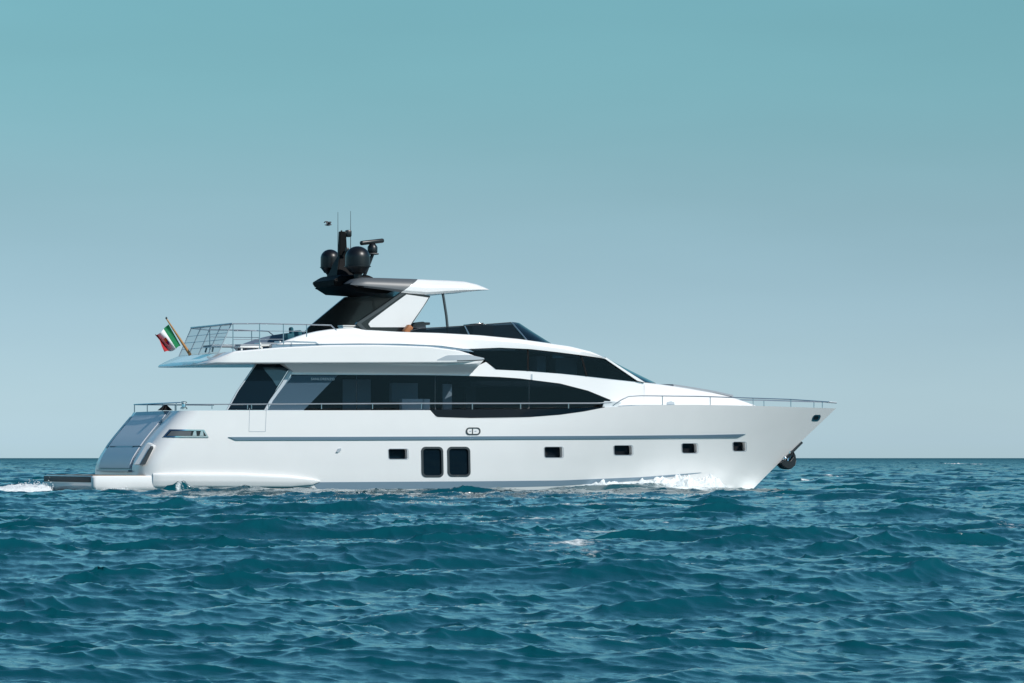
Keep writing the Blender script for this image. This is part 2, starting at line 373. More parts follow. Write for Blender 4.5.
def bmax(z): return interp(z, [-.8, -.3, 0, .4, 1.2, 2.0, 3.0], [1.8, 2.9, 3.20, 3.27, 3.33, 3.36, 3.36])
RC = .62
def hullB(x, z):
    xa, xs = xa_(z), xs_(z); u = (x - xa) / (xs - xa)
    if u >= 1: return 0.0
    bm_ = bmax(z); t = min(max((z + .1) / 2.9, 0), 1)
    p = 2.0 + .30 * t ** 1.4; u0 = .44 + .03 * t
    b = bm_ * (1 - max(0, (u - u0) / (1 - u0)) ** p)
    b -= .16 * max(0, 1 - (x - xa) / 6) ** 2
    d = x - xa
    if d < RC: b -= RC - math.sqrt(max(RC * RC - (RC - max(d, 0)) ** 2, 0))
    return max(b, 0)
def hull(x, z):
    zs = zsheer(x); z = min(z, zs)
    return hullB(x, z * ZSH / zs if z > 0 else z)

zl = [-.8, -.5, -.25, -.05, .12, .3, .5, .7, .9, 1.1, 1.3, 1.5, 1.7, 1.9, 2.1, 2.3, 2.5, 2.62, 2.70, 2.75]
us = [0] + [1 - math.cos(i / 9 * math.pi / 2) for i in range(1, 9)]
bm = bmesh.new(); rows = []
for z in zl:
    last = z == zl[-1]
    xa, xs = xa_(z), xs_(z); xx = [xa + RC * q for q in us] + list(np.linspace(xa + RC, xs, 74))
    row = []
    for x in xx:
        zz = z + (z / ZSH if z > 0 else 0) * (zsheer(x) - ZSH)
        row.append((x, hullB(x, z), zz))
    rows.append(row)
V = []
for row in rows:
    s_ = [bm.verts.new((x, -b, z)) for x, b, z in row]
    p_ = [bm.verts.new((x, b, z)) for x, b, z in row[:-1]]
    V.append(p_ + s_[::-1][:1] + s_[::-1][1:])            # port aft -> stem -> starboard aft
for a, b in zip(V, V[1:]):
    k = len(a)
    for i in range(k): bm.faces.new((a[i], a[(i + 1) % k], b[(i + 1) % k], b[i]))
def cap(loop, bm):
    k = len(loop); h = k // 2
    for i in range(h):
        a, b, c, d = loop[i], loop[i + 1], loop[k - 2 - i], loop[k - 1 - i]
        vs_ = []
        for v in (a, b, c, d):
            if v not in vs_: vs_.append(v)
        if len(vs_) > 2 and i < h: 
            try: bm.faces.new(vs_)
            except ValueError: pass
cap(V[-1], bm); cap(V[0][::-1], bm)
hull_o = obj('hull', bm, ['gel', 'dglass'], root, 0)
# pockets for the hull windows
PORT = [(389, 449, 408.5, 459), (545, 447, 563.5, 457.5), (614.5, 445.5, 633, 455), (682.5, 443.5, 698, 453), (733.5, 442, 746.5, 451)]
BIGW = [(422.5, 447.5, 443, 476.5), (448.5, 447.5, 470, 476)]
GLA = [(424, 402), (437.5, 417.2), (470, 418.2), (500, 418.2), (530, 417.3), (560, 415.0), (585, 411.6), (606, 407.4), (608, 402)]
cb = bmesh.new()
for q in PORT: prism(cb, rrect(*q, 1.6, sk=-.04), hull, .08, .08 + .26)
for q in BIGW: prism(cb, rrect(*q, 4, sk=-.02), hull, .08, .08 + .05)
prism(cb, GLA, hull, .10, .10 + .06)
cut = obj('cutter', cb, 'gel', root, 0)
mo = hull_o.modifiers.new('b', 'BOOLEAN'); mo.operation = 'DIFFERENCE'; mo.solver = 'EXACT'; mo.object = cut
dg = bpy.context.evaluated_depsgraph_get(); nm = bpy.data.meshes.new_from_object(hull_o.evaluated_get(dg))
hull_o.modifiers.clear(); hull_o.data = nm; nm.name = 'hull'; bpy.data.objects.remove(cut)
for p in nm.polygons: p.use_smooth = True
nm.set_sharp_from_angle(angle=R(32))

for q in PORT:
    bm = bmesh.new(); prism(bm, rrect(q[0] - .5, q[1] - .5, q[2] + .5, q[3] + .5, 1.6, sk=-.04), hull, -.235, .02)
    w = obj('porthole_window', bm, 'dglass', root)
    bm = bmesh.new(); a = rrect(q[0] - .5, q[1] - .5, q[2] + .5, q[3] + .5, 2, sk=-.04); b = rrect(q[0], q[1], q[2], q[3], 1.6, sk=-.04); ring(bm, a, b, hull, .006, .012)
    obj('frame', bm, 'silver', w)
for q in BIGW:
    bm = bmesh.new(); prism(bm, rrect(*q, 4, sk=-.02), hull, -.04, .02); w = obj('hull_window', bm, 'dglass', root)
    bm = bmesh.new(); ring(bm, rrect(q[0] - .8, q[1] - .8, q[2] + .8, q[3] + .8, 4.6, sk=-.02), rrect(q[0] + 1.2, q[1] + 1.2, q[2] - 1.2, q[3] - 1.2, 3, sk=-.02), hull, .015, .045); obj('frame', bm, 'char', w)
P('bulwark_glass', [(424.3, 409.8), (437.8, 409.6), (470, 409.4), (530, 408.9), (560, 408.6), (585, 407.9), (605, 406.8)],
  [(424.8, 410.2), (437.8, 417.0), (470, 417.9), (530, 417.0), (560, 414.8), (585, 411.3), (605, 407.2)], hull, 'dglass', root, -.035, .02, 48)
P('rubbing_strake', [(228.5, 437), (350, 436.8), (480, 436.3), (600, 435.8), (700, 435), (746, 434)], [(236, 440.2), (350, 440), (480, 439.4), (600, 438.8), (700, 438), (738, 437.6)], hull, 'trim', root, .035, .10, 60, 3)
P('boot_stripe', [(312, 482.2), (400, 481.7), (480, 481.2), (560, 480.4), (640, 477.2), (700, 472.6)], [(318, 490), (400, 489), (480, 488), (560, 486), (640, 480.6), (702, 473.0)], hull, 'boot', root, .006, .03, 60, 4)
P('antifouling', [(154, 488.6), (260, 488.4), (312, 487.4)], [(154, 493), (260, 494), (312, 494)], hull, 'anti', root, .02, .05, 20, 2)
P('spray_sponson', [(153.2, 473.4), (190, 472.8), (240, 473.2), (290, 475.8), (312, 478.6), (320, 481)], [(153, 487.6), (190, 488), (240, 488.2), (290, 487.9), (312, 485.5), (320, 481.8)], hull, 'gel', root, .03, .2, 48, 12,
  bulge=lambda t, f: (.05 + .06 * min(1, t * 5)) * (1 - t ** 4) * (1 - abs(2 * f - 1) ** 10) * (1 - .9 * max(0, f - .55)))
# aft mooring fairlead
def sub(poly, k=8): return [lin([poly[i], poly[(i + 1) % len(poly)]], q / k) for i in range(len(poly)) for q in range(k)]
a = [(162.6, 437.2), (169.5, 429.2), (204.2, 429.6), (208.8, 437.4)]; b = [(165.8, 436.0), (170.8, 430.5), (203.2, 430.8), (206.4, 436.0)]
bm = bmesh.new(); ring(bm, sub(a), sub(b), hull, .03, .06); fl = obj('mooring_fairlead', bm, 'chrome', root, 20)
P('recess', [b[1], b[2]], [b[0], b[3]], hull, 'black', fl, .006, .02, 16, 3)
P('shell', [(171.4, 431.0), (191.4, 431.0)], [(167, 435.8), (190.4, 435.8)], hull, 'hgrey', fl, .012, .02, 10, 2)
for q in (194.5, 201.5): P('roller', [(q - .6, 431), (q + 1.6, 431)], [(q - 2, 435.8), (q + 2.2, 435.8)], hull, 'chrome', fl, .02, .03, 3, 2)
# oval hawse with white plate
bm = bmesh.new(); ring(bm, rrect(466, 427.4, 480.6, 435.0, 3.4), rrect(467.4, 428.6, 479.3, 433.8, 2.5), hull, .02, .05); hw = obj('hawse_ring', bm, 'char', root)
bm = bmesh.new(); prism(bm, rrect(467.4, 428.6, 479.3, 433.8, 2.5), hull, .008, .02); obj('cover_plate', bm, 'gel', hw)
bm = bmesh.new(); prism(bm, [(472.0, 428.6), (473.1, 428.6), (473.1, 433.8), (472.0, 433.8)], hull, .013, .01); obj('divider', bm, 'char', hw)
for q in (470.4, 475.5):
    bm = bmesh.new(); prism(bm, [(q - 1, 430.8), (q + 1, 430.6), (q + 1, 431.7), (q - 1, 431.9)], hull, .012, .01); obj('catch', bm, 'silver', hw)
bm = bmesh.new(); prism(bm, [(336.2, 452.2), (338.2, 448.6), (341, 448.2), (341.2, 450.4), (338.6, 452.4)], hull, .04, .07); obj('discharge_cover', bm, 'silver', root)
# boarding gate seams
bm = bmesh.new()
for a, b in (((249.6, 408), (249.0, 431.6)), ((266.4, 408), (265.4, 431.6))): tube(bm, [on(*lin([a, b], i / 8), hull, .0) for i in range(9)], .008, 6)
tube(bm, [on(249 + 16.4 * i / 6, 431.6, hull) for i in range(7)], .008, 6)
obj('boarding_gate', bm, 'silver', root)
# bow fairlead
bm = bmesh.new(); ring(bm, rrect(811.6, 414.8, 819.2, 421, 2, sk=.35), rrect(813, 416, 817.8, 419.8, 1.2, sk=.35), hull, .02, .06); bf = obj('bow_fairlead', bm, 'chrome', root)
bm = bmesh.new(); prism(bm, rrect(813, 416, 817.8, 419.8, 1.2, sk=.35), hull, .004, .02); obj('recess', bm, 'black', bf)

# transom: sloping panel between the quarters, door seam, stair wing
def tr(x_off, y, z): return Vector((xa_(z) + x_off, y, z))
def tpanel(name, y0, y1, z0, z1, off, thick, m, parent=root, inset=0.0):
    bm = bmesh.new(); O, I = [], []
    for i in range(9):
        y = y0 + (y1 - y0) * i / 8; ro, ri = [], []
        for j in range(9):
            z = z0 + (z1 - z0) * j / 8; ro.append(tr(-off, y, z)); ri.append(tr(-off + thick, y, z))
        O.append(ro); I.append(ri)
    grid_solid(bm, O, I); return obj(name, bm, m, parent)
tpanel('door_surround', -1.85, 2.15, .74, 2.70, .014, .05, 'trim')
td = tpanel('garage_door', -1.75, 2.05, 1.55, 2.58, .05, .05, 'pearl')
td2 = tpanel('garage_door', -1.75, 2.05, .82, 1.50, .05, .05, 'pearl')
tpanel('handle_recess', -.9, 1.2, 1.503, 1.547, .045, .06, 'trim')
tpanel('transom_sill', -1.9, 2.0, .70, .76, .12, .16, 'trim')
for y0, y1 in ((2.25, 2.5),): tpanel('quarter_strip', y0, y1, 1.5, 2.55, .02, .05, 'trim')
bm = bmesh.new()
q = [pt(133.2, 465, -2.7), pt(147, 442.3, -2.7), pt(152.4, 445.2, -3.0), pt(141, 464.6, -3.0)]
vs_ = [bm.verts.new(v) for v in q] + [bm.verts.new(v + Vector((.14, .02, -.01))) for v in q]
for f_ in ((0, 1, 2, 3), (7, 6, 5, 4), (0, 4, 5, 1), (1, 5, 6, 2), (2, 6, 7, 3), (3, 7, 4, 0)): bm.faces.new([vs_[i] for i in f_])
bmesh.ops.bevel(bm, geom=list(bm.edges), offset=.02, segments=2, affect='EDGES')
sw = obj('stair_wing', bm, 'gel', root)
bm = bmesh.new(); q = [pt(139.6, 464.8, -3.02), pt(150.6, 446, -3.02), pt(151.4, 448, -3.06), pt(143, 464.6, -3.06)]
vs_ = [bm.verts.new(v) for v in q] + [bm.verts.new(v + Vector((.08, .02, 0))) for v in q]
for f_ in ((0, 1, 2, 3), (7, 6, 5, 4), (0, 4, 5, 1), (1, 5, 6, 2), (2, 6, 7, 3), (3, 7, 4, 0)): bm.faces.new([vs_[i] for i in f_])
obj('stair_step', bm, 'char', sw)
# bathing platform
bm = bmesh.new()
def rect_loop(x0, x1, hw, r, z):
    pts = []
    for cx, cy, a0 in ((x0 + r, hw - r, 90), (x0 + r, -hw + r, 180)):
        for i in range(6):
            a = R(a0 + 90 * i / 5); pts.append((cx + r * math.cos(a), cy + r * math.sin(a), z))
    return pts + [(x1, -hw, z), (x1, hw, z)]
loft(bm, [rect_loop(.35, 2.3, 2.60, .1, -.12), rect_loop(.12, 2.40, 3.00, .14, .05), rect_loop(.03, 2.42, 3.09, .14, .14), rect_loop(0, 2.42, 3.12, .14, .24), rect_loop(0, 2.42, 3.12, .14, .52), rect_loop(.03, 2.42, 3.09, .14, .575)])
pf = obj('swim_platform', bm, 'gel', root)
bm = bmesh.new(); box(bm, (1.0, 0, .582), (1.86, 5.9, .024), .006); obj('teak_deck', bm, 'teak', pf)
bm = bmesh.new(); box(bm, (.0, 0, .455), (.06, 5.9, .19), .01); obj('step_recess', bm, 'shadeteak', pf)  # shade on the aft teak edge is put into the dark colour
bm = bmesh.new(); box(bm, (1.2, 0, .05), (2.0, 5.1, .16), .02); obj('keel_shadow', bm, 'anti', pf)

# ---- superstructure surfaces
def wsup(x, z):
    b = min(2.78, hullB(x, 2.8) - .42); return max(.25, b) - .15 * (z - 2.8)
def wsof(x, z): return wsup(x, 3.97) + max(0, min(1, (z - 3.97) / .30)) * .50
def wflat(w): return lambda x, z: w

sof = P('flybridge_soffit', [(284, 363.6), (380, 363.4), (450, 363), (483.5, 360.5)], [(296, 374), (380, 374.4), (440, 375), (469, 375.8)], wsof, 'gel', root, 0, .45, 40, 6)
w1 = P('saloon_wall', [(291, 371), (340, 371), (400, 371), (440, 371), (468, 370), (486, 362), (496, 369.6), (528, 371.1), (562, 373.8), (598, 377.6), (637.5, 382)],
       [(292, 374.6), (340, 374.7), (400, 374.9), (440, 375.2), (460, 375.6), (480, 376.2), (500, 377), (520, 378.4), (560, 383.4), (588, 390.6), (611, 400)], wsup, 'gel', root, 0, .06, 80, 6)
w2 = P('side_wall', [(611, 400), (637.5, 382), (648, 383)], [(604, 408.5), (628, 408.5), (648, 408.5)], wsup, 'gel', root, 0, .06, 30, 10)
def pane(name, a, b, m='glass', off=-.02, n=24, rows=8, surf=wsup, par=root): return P(name, a, b, surf, m, par, off, .012, n, rows)
SB = 410
p1 = pane('saloon_window', [(291.5, 375), (330, 375), (356.5, 375)], [(263.5, SB), (330, SB), (356.5, SB)])
p2 = pane('saloon_window', [(357, 375), (400, 375.2), (435, 375.4)], [(357, SB), (400, SB), (435, SB)])
p3 = pane('saloon_window', [(435.6, 375.4), (465, 376), (500, 377.3), (529, 379.2)], [(435.6, SB), (465, SB), (500, SB), (529, SB)])
p4 = pane('saloon_window', [(529.6, 379.3), (560, 383.7), (588, 391), (610.5, 400.2)], [(529.6, SB), (560, SB), (580, SB), (602, SB)])
for a in (356.75, 435.3, 529.3):
    b_ = interp(a, [300, 400, 435, 500, 529], [375, 375.2, 375.4, 377.3, 379.2])
    P('mullion', [(a - .5, b_), (a + .5, b_)], [(a - .5, SB), (a + .5, SB)], wsup, 'black', root, -.035, .03, 2, 6)
P('window_pillar', [(291.5, 366), (289, 371), (280.6, 385), (270, 400), (264.2, SB)], [(295.4, 366), (293, 371), (284.4, 385), (273.4, 400), (267.4, SB)], wsup, 'silver', root, .03, .10, 24, 3)
wing = P('cockpit_wing', [(256.5, 364), (249, 375), (238, 391), (227.5, SB)], [(291.6, 364), (287.5, 371), (277, 388), (265, SB)], wsup, 'dglass', root, -.01, .05, 24, 8)
P('wing_window', [(263, 367.4), (266, 372), (272, 379), (276.5, 386)], [(290.4, 367.4), (287.0, 371.6), (282.2, 379), (277.4, 386)], wsup, mat('pale_tinted_glass', (.02, .045, .06), .08, spec=.8), wing, .002, .008, 12, 6)
P('wing_edge', [(255.5, 364), (248, 375), (237, 391), (226.5, SB)], [(256.9, 364), (249.4, 375), (238.4, 391), (227.9, SB)], wsup, 'silver', root, -.0, .05, 24, 2)
# letters on the aft saloon window
cu = bpy.data.curves.new('name_lettering', 'FONT'); cu.body = 'SANLORENZO'; cu.size = .115; cu.extrude = .001; cu.space_character = 1.12
tmp = bpy.data.objects.new('tmp', cu); COL.objects.link(tmp); cu.materials.append(M['letter'])
lm = bpy.data.meshes.new_from_object(tmp.evaluated_get(bpy.context.evaluated_depsgraph_get())); bpy.data.objects.remove(tmp)
lt = bpy.data.objects.new('name_lettering', lm); COL.objects.link(lt); lt.parent = p1
v = on(311, 380.1, wsup, -.004); lt.location = v; lt.rotation_euler = (R(90 + 8.5), 0, 0)
# interior seen through the glass
def ibox(name, px0, px1, py0, py1, yl, d, m):
    a, b = pt(px0, py1, yl), pt(px1, py0, yl); bm = bmesh.new()
    box(bm, ((a.x + b.x) / 2, yl + d / 2, (a.z + b.z) / 2), (b.x - a.x, d, b.z - a.z), .01); return obj(name, bm, m, root)
P('pale_panel', [(293.0, 375.4), (337.5, 375.4)], [(263.6, SB + 2), (302, SB + 2)], wsup, 'pale_panel', root, -.09, .02, 12, 4)  # added pale panel, imitates sky showing through the aft pane
ibox('saloon_bulkhead', 292, 610, 373, 412, .2, .1, 'darkin')
ibox('tall_window_patch', 343, 371, 379.5, 412, -.9, .06, 'grin')  # grey block added for light through the far-side windows
ibox('short_window_patch', 392, 418, 383, 402, -1.2, .3, 'grin')  # second added block, same window light further forward
ibox('interior_panel', 443, 452, 384, 412, -1.4, .1, 'grin')  # narrow panel added for the next bright far window
ibox('interior_panel', 466, 476, 382, 412, -1.4, .1, 'darkin')
ibox('sofa_back', 402, 430, 399, 412, -2.2, .3, 'grin')
# port side walls (start further forward)
bm = bmesh.new(); O, I = [], []
for i in range(31):
    x = 8.9 + (22.2 - 8.9) * i / 30; ro, ri = [], []
    for j in range(5):
        z = 2.82 + (interp(x, [8.9, 15, 18, 20, 22.2], [4.25, 4.25, 4.1, 3.9, 3.72]) - 2.82) * j / 4; ro.append(Vector((x, wsup(x, z), z))); ri.append(Vector((x, wsup(x, z) - .05, z)))
    O.append(ro); I.append(ri)
grid_solid(bm, O, I); obj('saloon_wall', bm, 'gel', root)

P('bulwark_wing', [(604.5, 401.0), (614, 401.4), (622, 402.6)], [(602.5, 408.0), (610, 407.6), (617, 406.6)], lambda x, z: max(0, hullB(x, 2.7) - .06), 'silver2', root, 0, .05, 12, 4)

# ---- flybridge deck with its overhang
def zcurve(pxs, yl):
    v = [pt(a, b, yl) for a, b in pxs]; return [q.x for q in v], [q.z for q in v]
ftx, ftz = zcurve([(200, 354.0), (240, 350.6), (280, 347.2), (330, 345), (380, 344.8), (430, 346.5), (460, 350.2), (474, 354.4), (486, 359.4)], -3.25)
fbx, fbz = zcurve([(200, 363.8), (260, 363.7), (380, 363.4), (450, 363.2), (470, 362.4), (486, 360.2)], -3.25)
xA = 3.88
def fly_w(x):
    d = x - xA; r = .8
    w = 3.25 - (r - math.sqrt(max(0, r * r - (r - d) ** 2)) if d < r else 0) * .7
    return w - .5 * max(0, (x - 12.2) / 1.9) ** 2
secs = []
for x in sorted(set(list(np.linspace(xA, xA + 1.2, 14)) + list(np.linspace(xA + 1.2, fbx[-1], 50)))):
    w = fly_w(x); zb = interp(x, fbx, fbz); zt = interp(x, ftx, ftz)
    zt = zb + max(.012, (zt - zb) * min(1, ((x - xA) / .95 + .06)) ** .8)
    r = min(.05, (zt - zb) * .3)
    h = [(w - .10, zb), (w - .02, zb + r * .4), (w, zb + r), (w - .02, zt - r), (w - .06, zt - r * .2), (w - .12, zt), (w * .5, zt - .02)]
    secs.append([(x, -a, z) for a, z in h] + [(x, a, z) for a, z in h[::-1]])
bm = bmesh.new(); loft(bm, secs); fd = obj('flybridge_deck', bm, 'gel', root)
P('overhang_scoop', [(437, 359.8), (447, 355.2), (470, 354.8), (484, 358.0)], [(437.5, 360.4), (450, 360.4), (470, 360.3), (484.5, 359.2)], lambda x, z: fly_w(x), 'silver', fd, .004, .02, 20, 3)  # silver colour stands for sky reflected in the facet
P('scoop_slot', [(457, 360.3), (484, 359.6)], [(457, 361.2), (484, 360.6)], lambda x, z: fly_w(x), 'char', fd, .006, .02, 12, 2)
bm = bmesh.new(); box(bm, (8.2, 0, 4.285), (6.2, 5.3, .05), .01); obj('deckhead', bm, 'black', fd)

# ---- flybridge coaming running forward into the wheelhouse roof
def wup(x, z): return wsup(x, z) + .10
ct = [(277, 344.2), (283, 342.0), (291, 338.8), (299, 336.0), (308, 333.2), (318, 331.0), (330, 329.2), (345, 328.0), (356, 327.6), (364, 329.6), (400, 331.6), (440, 332.8), (480, 335), (520, 338.8), (545, 342.4), (570, 346), (590, 351), (600, 355.2), (605, 358.2)]
cbm = [(277, 344.6), (283, 344.4), (300, 344.0), (330, 343.7), (360, 343.4), (400, 343.7), (440, 345.6), (465, 349.0), (500, 347.6), (530, 349.0), (560, 352.4), (585, 355.6), (600, 357.8), (605, 359.0)]
T_ = [on(a, b, wup) for a, b in ct]; B_ = [on(a, b, wup) for a, b in cbm]
ctx, ctz = [v.x for v in T_], [v.z for v in T_]; cbx, cbz = [v.x for v in B_], [v.z for v in B_]
xF = ctx[-1]; BUL = .62
secs = []
for x in np.linspace(ctx[0], xF, 90):
    zb, zt = interp(x, cbx, cbz), interp(x, ctx, ctz); wb, wt = wup(x, zb), wup(x, zt)
    dip = .55 * min(1, max(0, (x - ctx[0]) / .4)) * min(1, max(0, (15.2 - x) / .3)); dip = min(dip, max(0, zt - 4.78))
    ramp = max(0, (x - (xF - 3.2)) / 3.2) ** 1.5 * BUL; r = min(.06, (zt - zb) * .3)
    h = [(wb - .3, zb - .01), (wb, zb), (wb + (wt - wb) * .7 + .02, zb + (zt - zb) * .55), (wt, zt - r), (wt - .03, zt - r * .25), (wt - .10, zt), (wt - .22, zt - .004), (wt - .27, zt - dip), (wt * .5, zt - dip + .01 + .03 * (dip == 0))]
    f = lambda a: x + ramp * (1 - min(1, a / wt) ** 2)
    secs.append([(f(a), -a, z) for a, z in h] + [(f(a), a, z) for a, z in h[::-1]])
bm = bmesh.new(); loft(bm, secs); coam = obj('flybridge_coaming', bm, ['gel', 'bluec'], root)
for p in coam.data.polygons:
    if p.center.y > -wup(p.center.x, p.center.z) + .30 and p.center.x < ctx[0] + 3.6: p.material_index = 1  # inner faces of the aft coaming coloured slate blue
P('shadow_gap', [(272, 344.6), (300, 343.6), (330, 343.4), (360, 343.2), (400, 343.4), (440, 345.2), (468, 348.8)], [(272, 349.4), (300, 347.6), (330, 346.0), (360, 345.6), (400, 345.8), (440, 348.0), (474, 352.0)], wup, 'trim', root, -.02, .3, 40, 2)

# ---- wheelhouse glazing
g1 = pane('wheelhouse_window', [(464, 349.8), (485, 347.9), (500, 347.6), (527.5, 348.9)], [(471, 352.2), (488, 362), (495.5, 369.2), (527.5, 370.8)], surf=wsup, off=.02)
g2 = pane('wheelhouse_window', [(528.3, 349.0), (560, 352.4), (580.6, 355.1)], [(528.3, 370.9), (562, 373.5), (586, 376.1)], surf=wsup, off=.02)
g3 = pane('wheelhouse_window', [(581.6, 355.3), (595, 357.2), (604, 359.2)], [(587, 376.3), (612, 379.2), (636.5, 381.8)], surf=wsup, off=.02)
for a, b in (((527.2, 348.9), (527.2, 370.8)), ((580.4, 355.1), (586, 376.1))):
    P('mullion', [a, (a[0] + 1.6, a[1])], [b, (b[0] + 1.6, b[1])], wsup, 'matte', root, .03, .05, 2, 6)
P('window_pillar', [(603.5, 357.6), (618, 367.5), (638, 381.0)], [(606.5, 357.6), (621.5, 367.5), (645, 382.4)], lambda x, z: wup(x, z), 'gel', root, -.02, .10, 12, 3)
ws_t, ws_b = on(605, 357.4, wsup), on(645, 382.8, wsup)
bm = bmesh.new(); O, I = [], []
for i in range(25):
    s = -1 + 2 * i / 24; ro, ri = [], []
    for j in range(9):
        f = j / 8; x = ws_t.x + (ws_b.x - ws_t.x) * f + (BUL + .62 * f) * (1 - s * s); z = ws_t.z + (ws_b.z - ws_t.z) * f + .02
        y = (abs(ws_t.y) + (abs(ws_b.y) - abs(ws_t.y)) * f) * s; ro.append(Vector((x, y, z))); ri.append(Vector((x - .03, y, z - .03)))
    O.append(ro); I.append(ri)
grid_solid(bm, O, I); wsn = obj('windscreen', bm, 'dglass', root)
for g in (g1, g2, g3): mirrored(g)
ibox('wheelhouse_bulkhead', 470, 552, 351, 372, -.3, .1, 'darkin')
ibox('wheelhouse_floor', 470, 640, 382, 386, -2.0, 4.0, 'darkin')
ibox('wheelhouse_seat', 537, 546, 356, 384, -1.2, .7, 'grin')
ibox('wheelhouse_seat', 556, 577, 358, 384, -1.0, .7, 'grin')
ibox('helm_console', 596, 622, 371, 384, -1.6, 3.0, 'darkin')
# little vent on the white wall
P('navigation_light_slot', [(531, 374.2), (532.6, 374.2)], [(531, 379.6), (532.6, 379.6)], wsup, 'silver', root, .012, .03, 2, 4)

# ---- foredeck coachroof
ft = [(636, 381.8), (646, 382.8), (657, 384), (672, 386), (690, 388.8), (710, 392.2), (730, 396.6), (745, 401.4), (756, 405.4)]
T_ = [on(a, b, wsup) for a, b in ft]; tx, tz = [v.x for v in T_], [v.z for v in T_]
secs = []
for x in np.linspace(tx[1] - .15, tx[-1], 40):
    zt = interp(x, tx, tz); wt = wsup(x, zt); wb = wsup(x, 2.75); r = min(.10, (zt - 2.75) * .4)
    bul = .55 * (1 - max(0, (x - tx[1]) / (tx[-1] - tx[1]))) + .2
    h = [(wb, 2.75), (wt + .02, zt - r), (wt - .02, zt - r * .4), (wt - .08, zt - r * .1), (wt - .16, zt), (wt * .5, zt + .03)]
    f = lambda a: x + bul * (1 - min(1, a / wb) ** 2)
    secs.append([(f(a), -a, z) for a, z in h] + [(f(a), a, z) for a, z in h[::-1]])
bm = bmesh.new(); loft(bm, secs); cr_ = obj('coachroof', bm, 'gel', root)
bm = bmesh.new(); secs = []
for x in np.linspace(interp(668, [a for a, _ in ft], tx), interp(728, [a for a, _ in ft], tx), 16):
    zt = interp(x, tx, tz); w = wsup(x, zt) - .22; h = [(w, zt - .02), (w, zt + .03), (w - .04, zt + .05), (w * .5, zt + .07)]
    secs.append([(x + .3, -a, z) for a, z in h] + [(x + .3, a, z) for a, z in h[::-1]])
loft(bm, secs); obj('foredeck_sunpad', bm, 'greyc', root)
P('side_vent', [(667, 402.2), (671, 401.2), (674.5, 402.4)], [(667, 404.6), (671, 404.8), (674.5, 404.8)], wsup, 'silver', root, .02, .05, 8, 3)

# ---- hardtop on its arch
HW = 2.0
xj = at(411, 286, -HW)[0]
htop = [(352, 283), (357, 279.0), (366, 277.2), (384, 277.6), (420, 279), (450, 280), (466, 281), (478, 283.6), (486, 286.6), (490, 288.8)]
hbot = [(352, 284.8), (358, 286.6), (375, 288.6), (404, 291.6), (418, 293.4), (430, 294.6), (452, 292.6), (470, 291.4), (482, 290.2), (490, 289.4)]
hx, hz = zcurve(htop, -HW); bx, bz = zcurve(hbot, -HW)
secs = []
for x in np.linspace(hx[0], hx[-1], 60):
    zt, zb = interp(x, hx, hz), interp(x, bx, bz); d = hx[-1] - x; w = HW - .35 * max(0, 1 - d / 1.0) ** 2 - .10 * max(0, 1 - (x - hx[0]) / .5) ** 2
    r = (zt - zb) * .35
    tk = zt - zb; h = [(w - .35, zb + .02), (w - .05, zb)] + [(w - .30 * (1 - math.cos(a_)), zb + tk * (.16 + .84 * math.sin(a_))) for a_ in (0, .25, .5, .8, 1.1, 1.35)] + [(w - .36, zt + .004), (w * .5, zt + .02)]
    bul = .35 * max(0, 1 - d / 1.5)
    sk = 1.45 * math.exp(-((x - xj) / .7) ** 2); zm_ = (zt + zb) / 2
    f = lambda a, z: x + bul * (1 - (a / HW) ** 2) + sk * (z - zm_)
    secs.append([(f(a, z), -a, z) for a, z in h] + [(f(a, z), a, z) for a, z in h[::-1]])
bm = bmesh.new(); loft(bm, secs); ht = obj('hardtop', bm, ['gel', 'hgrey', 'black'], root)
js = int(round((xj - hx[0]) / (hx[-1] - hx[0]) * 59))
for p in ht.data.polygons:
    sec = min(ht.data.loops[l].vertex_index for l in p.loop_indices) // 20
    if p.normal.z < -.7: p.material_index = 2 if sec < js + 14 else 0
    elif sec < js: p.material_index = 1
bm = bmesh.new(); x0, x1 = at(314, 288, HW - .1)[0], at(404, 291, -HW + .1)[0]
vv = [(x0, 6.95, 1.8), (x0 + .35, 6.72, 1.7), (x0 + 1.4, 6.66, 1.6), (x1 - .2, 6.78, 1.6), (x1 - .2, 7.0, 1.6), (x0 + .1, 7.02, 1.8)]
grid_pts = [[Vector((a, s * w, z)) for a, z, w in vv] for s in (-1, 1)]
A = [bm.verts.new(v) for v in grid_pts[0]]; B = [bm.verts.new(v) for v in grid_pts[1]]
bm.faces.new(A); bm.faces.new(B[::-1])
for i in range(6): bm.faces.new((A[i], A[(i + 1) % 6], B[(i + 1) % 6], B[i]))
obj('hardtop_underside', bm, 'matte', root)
AW = wflat(1.92)
def arch(side):
    bm = bmesh.new(); prism(bm, [(404, 290.6), (418, 293), (430.4, 296), (428, 300), (409.4, 328), (411, 333.4), (366, 333.4), (356, 324.4), (357.6, 322)], AW, 0, .16)
    o = obj('hardtop_arch', bm, 'black', root, 20)
    return o
ar = arch(-1); ap = mirrored(ar)
P('arch_panel', [(406.6, 294.4), (390, 306.5), (370.6, 321.0), (368.4, 324), (370.4, 327.2)], [(428.6, 297.6), (423, 306.5), (413, 321.0), (410.4, 325), (408.6, 327.2)], AW, 'gel', ar, .03, .04, 16, 6)
P('arch_moulding', [(403, 291.4), (380, 308), (357.2, 322.8), (357.0, 324.6), (366.4, 333)], [(406, 292.4), (383.6, 309), (361.4, 323.2), (361.4, 324.4), (368, 330.4)], AW, 'char', ar, .02, .03, 16, 2)
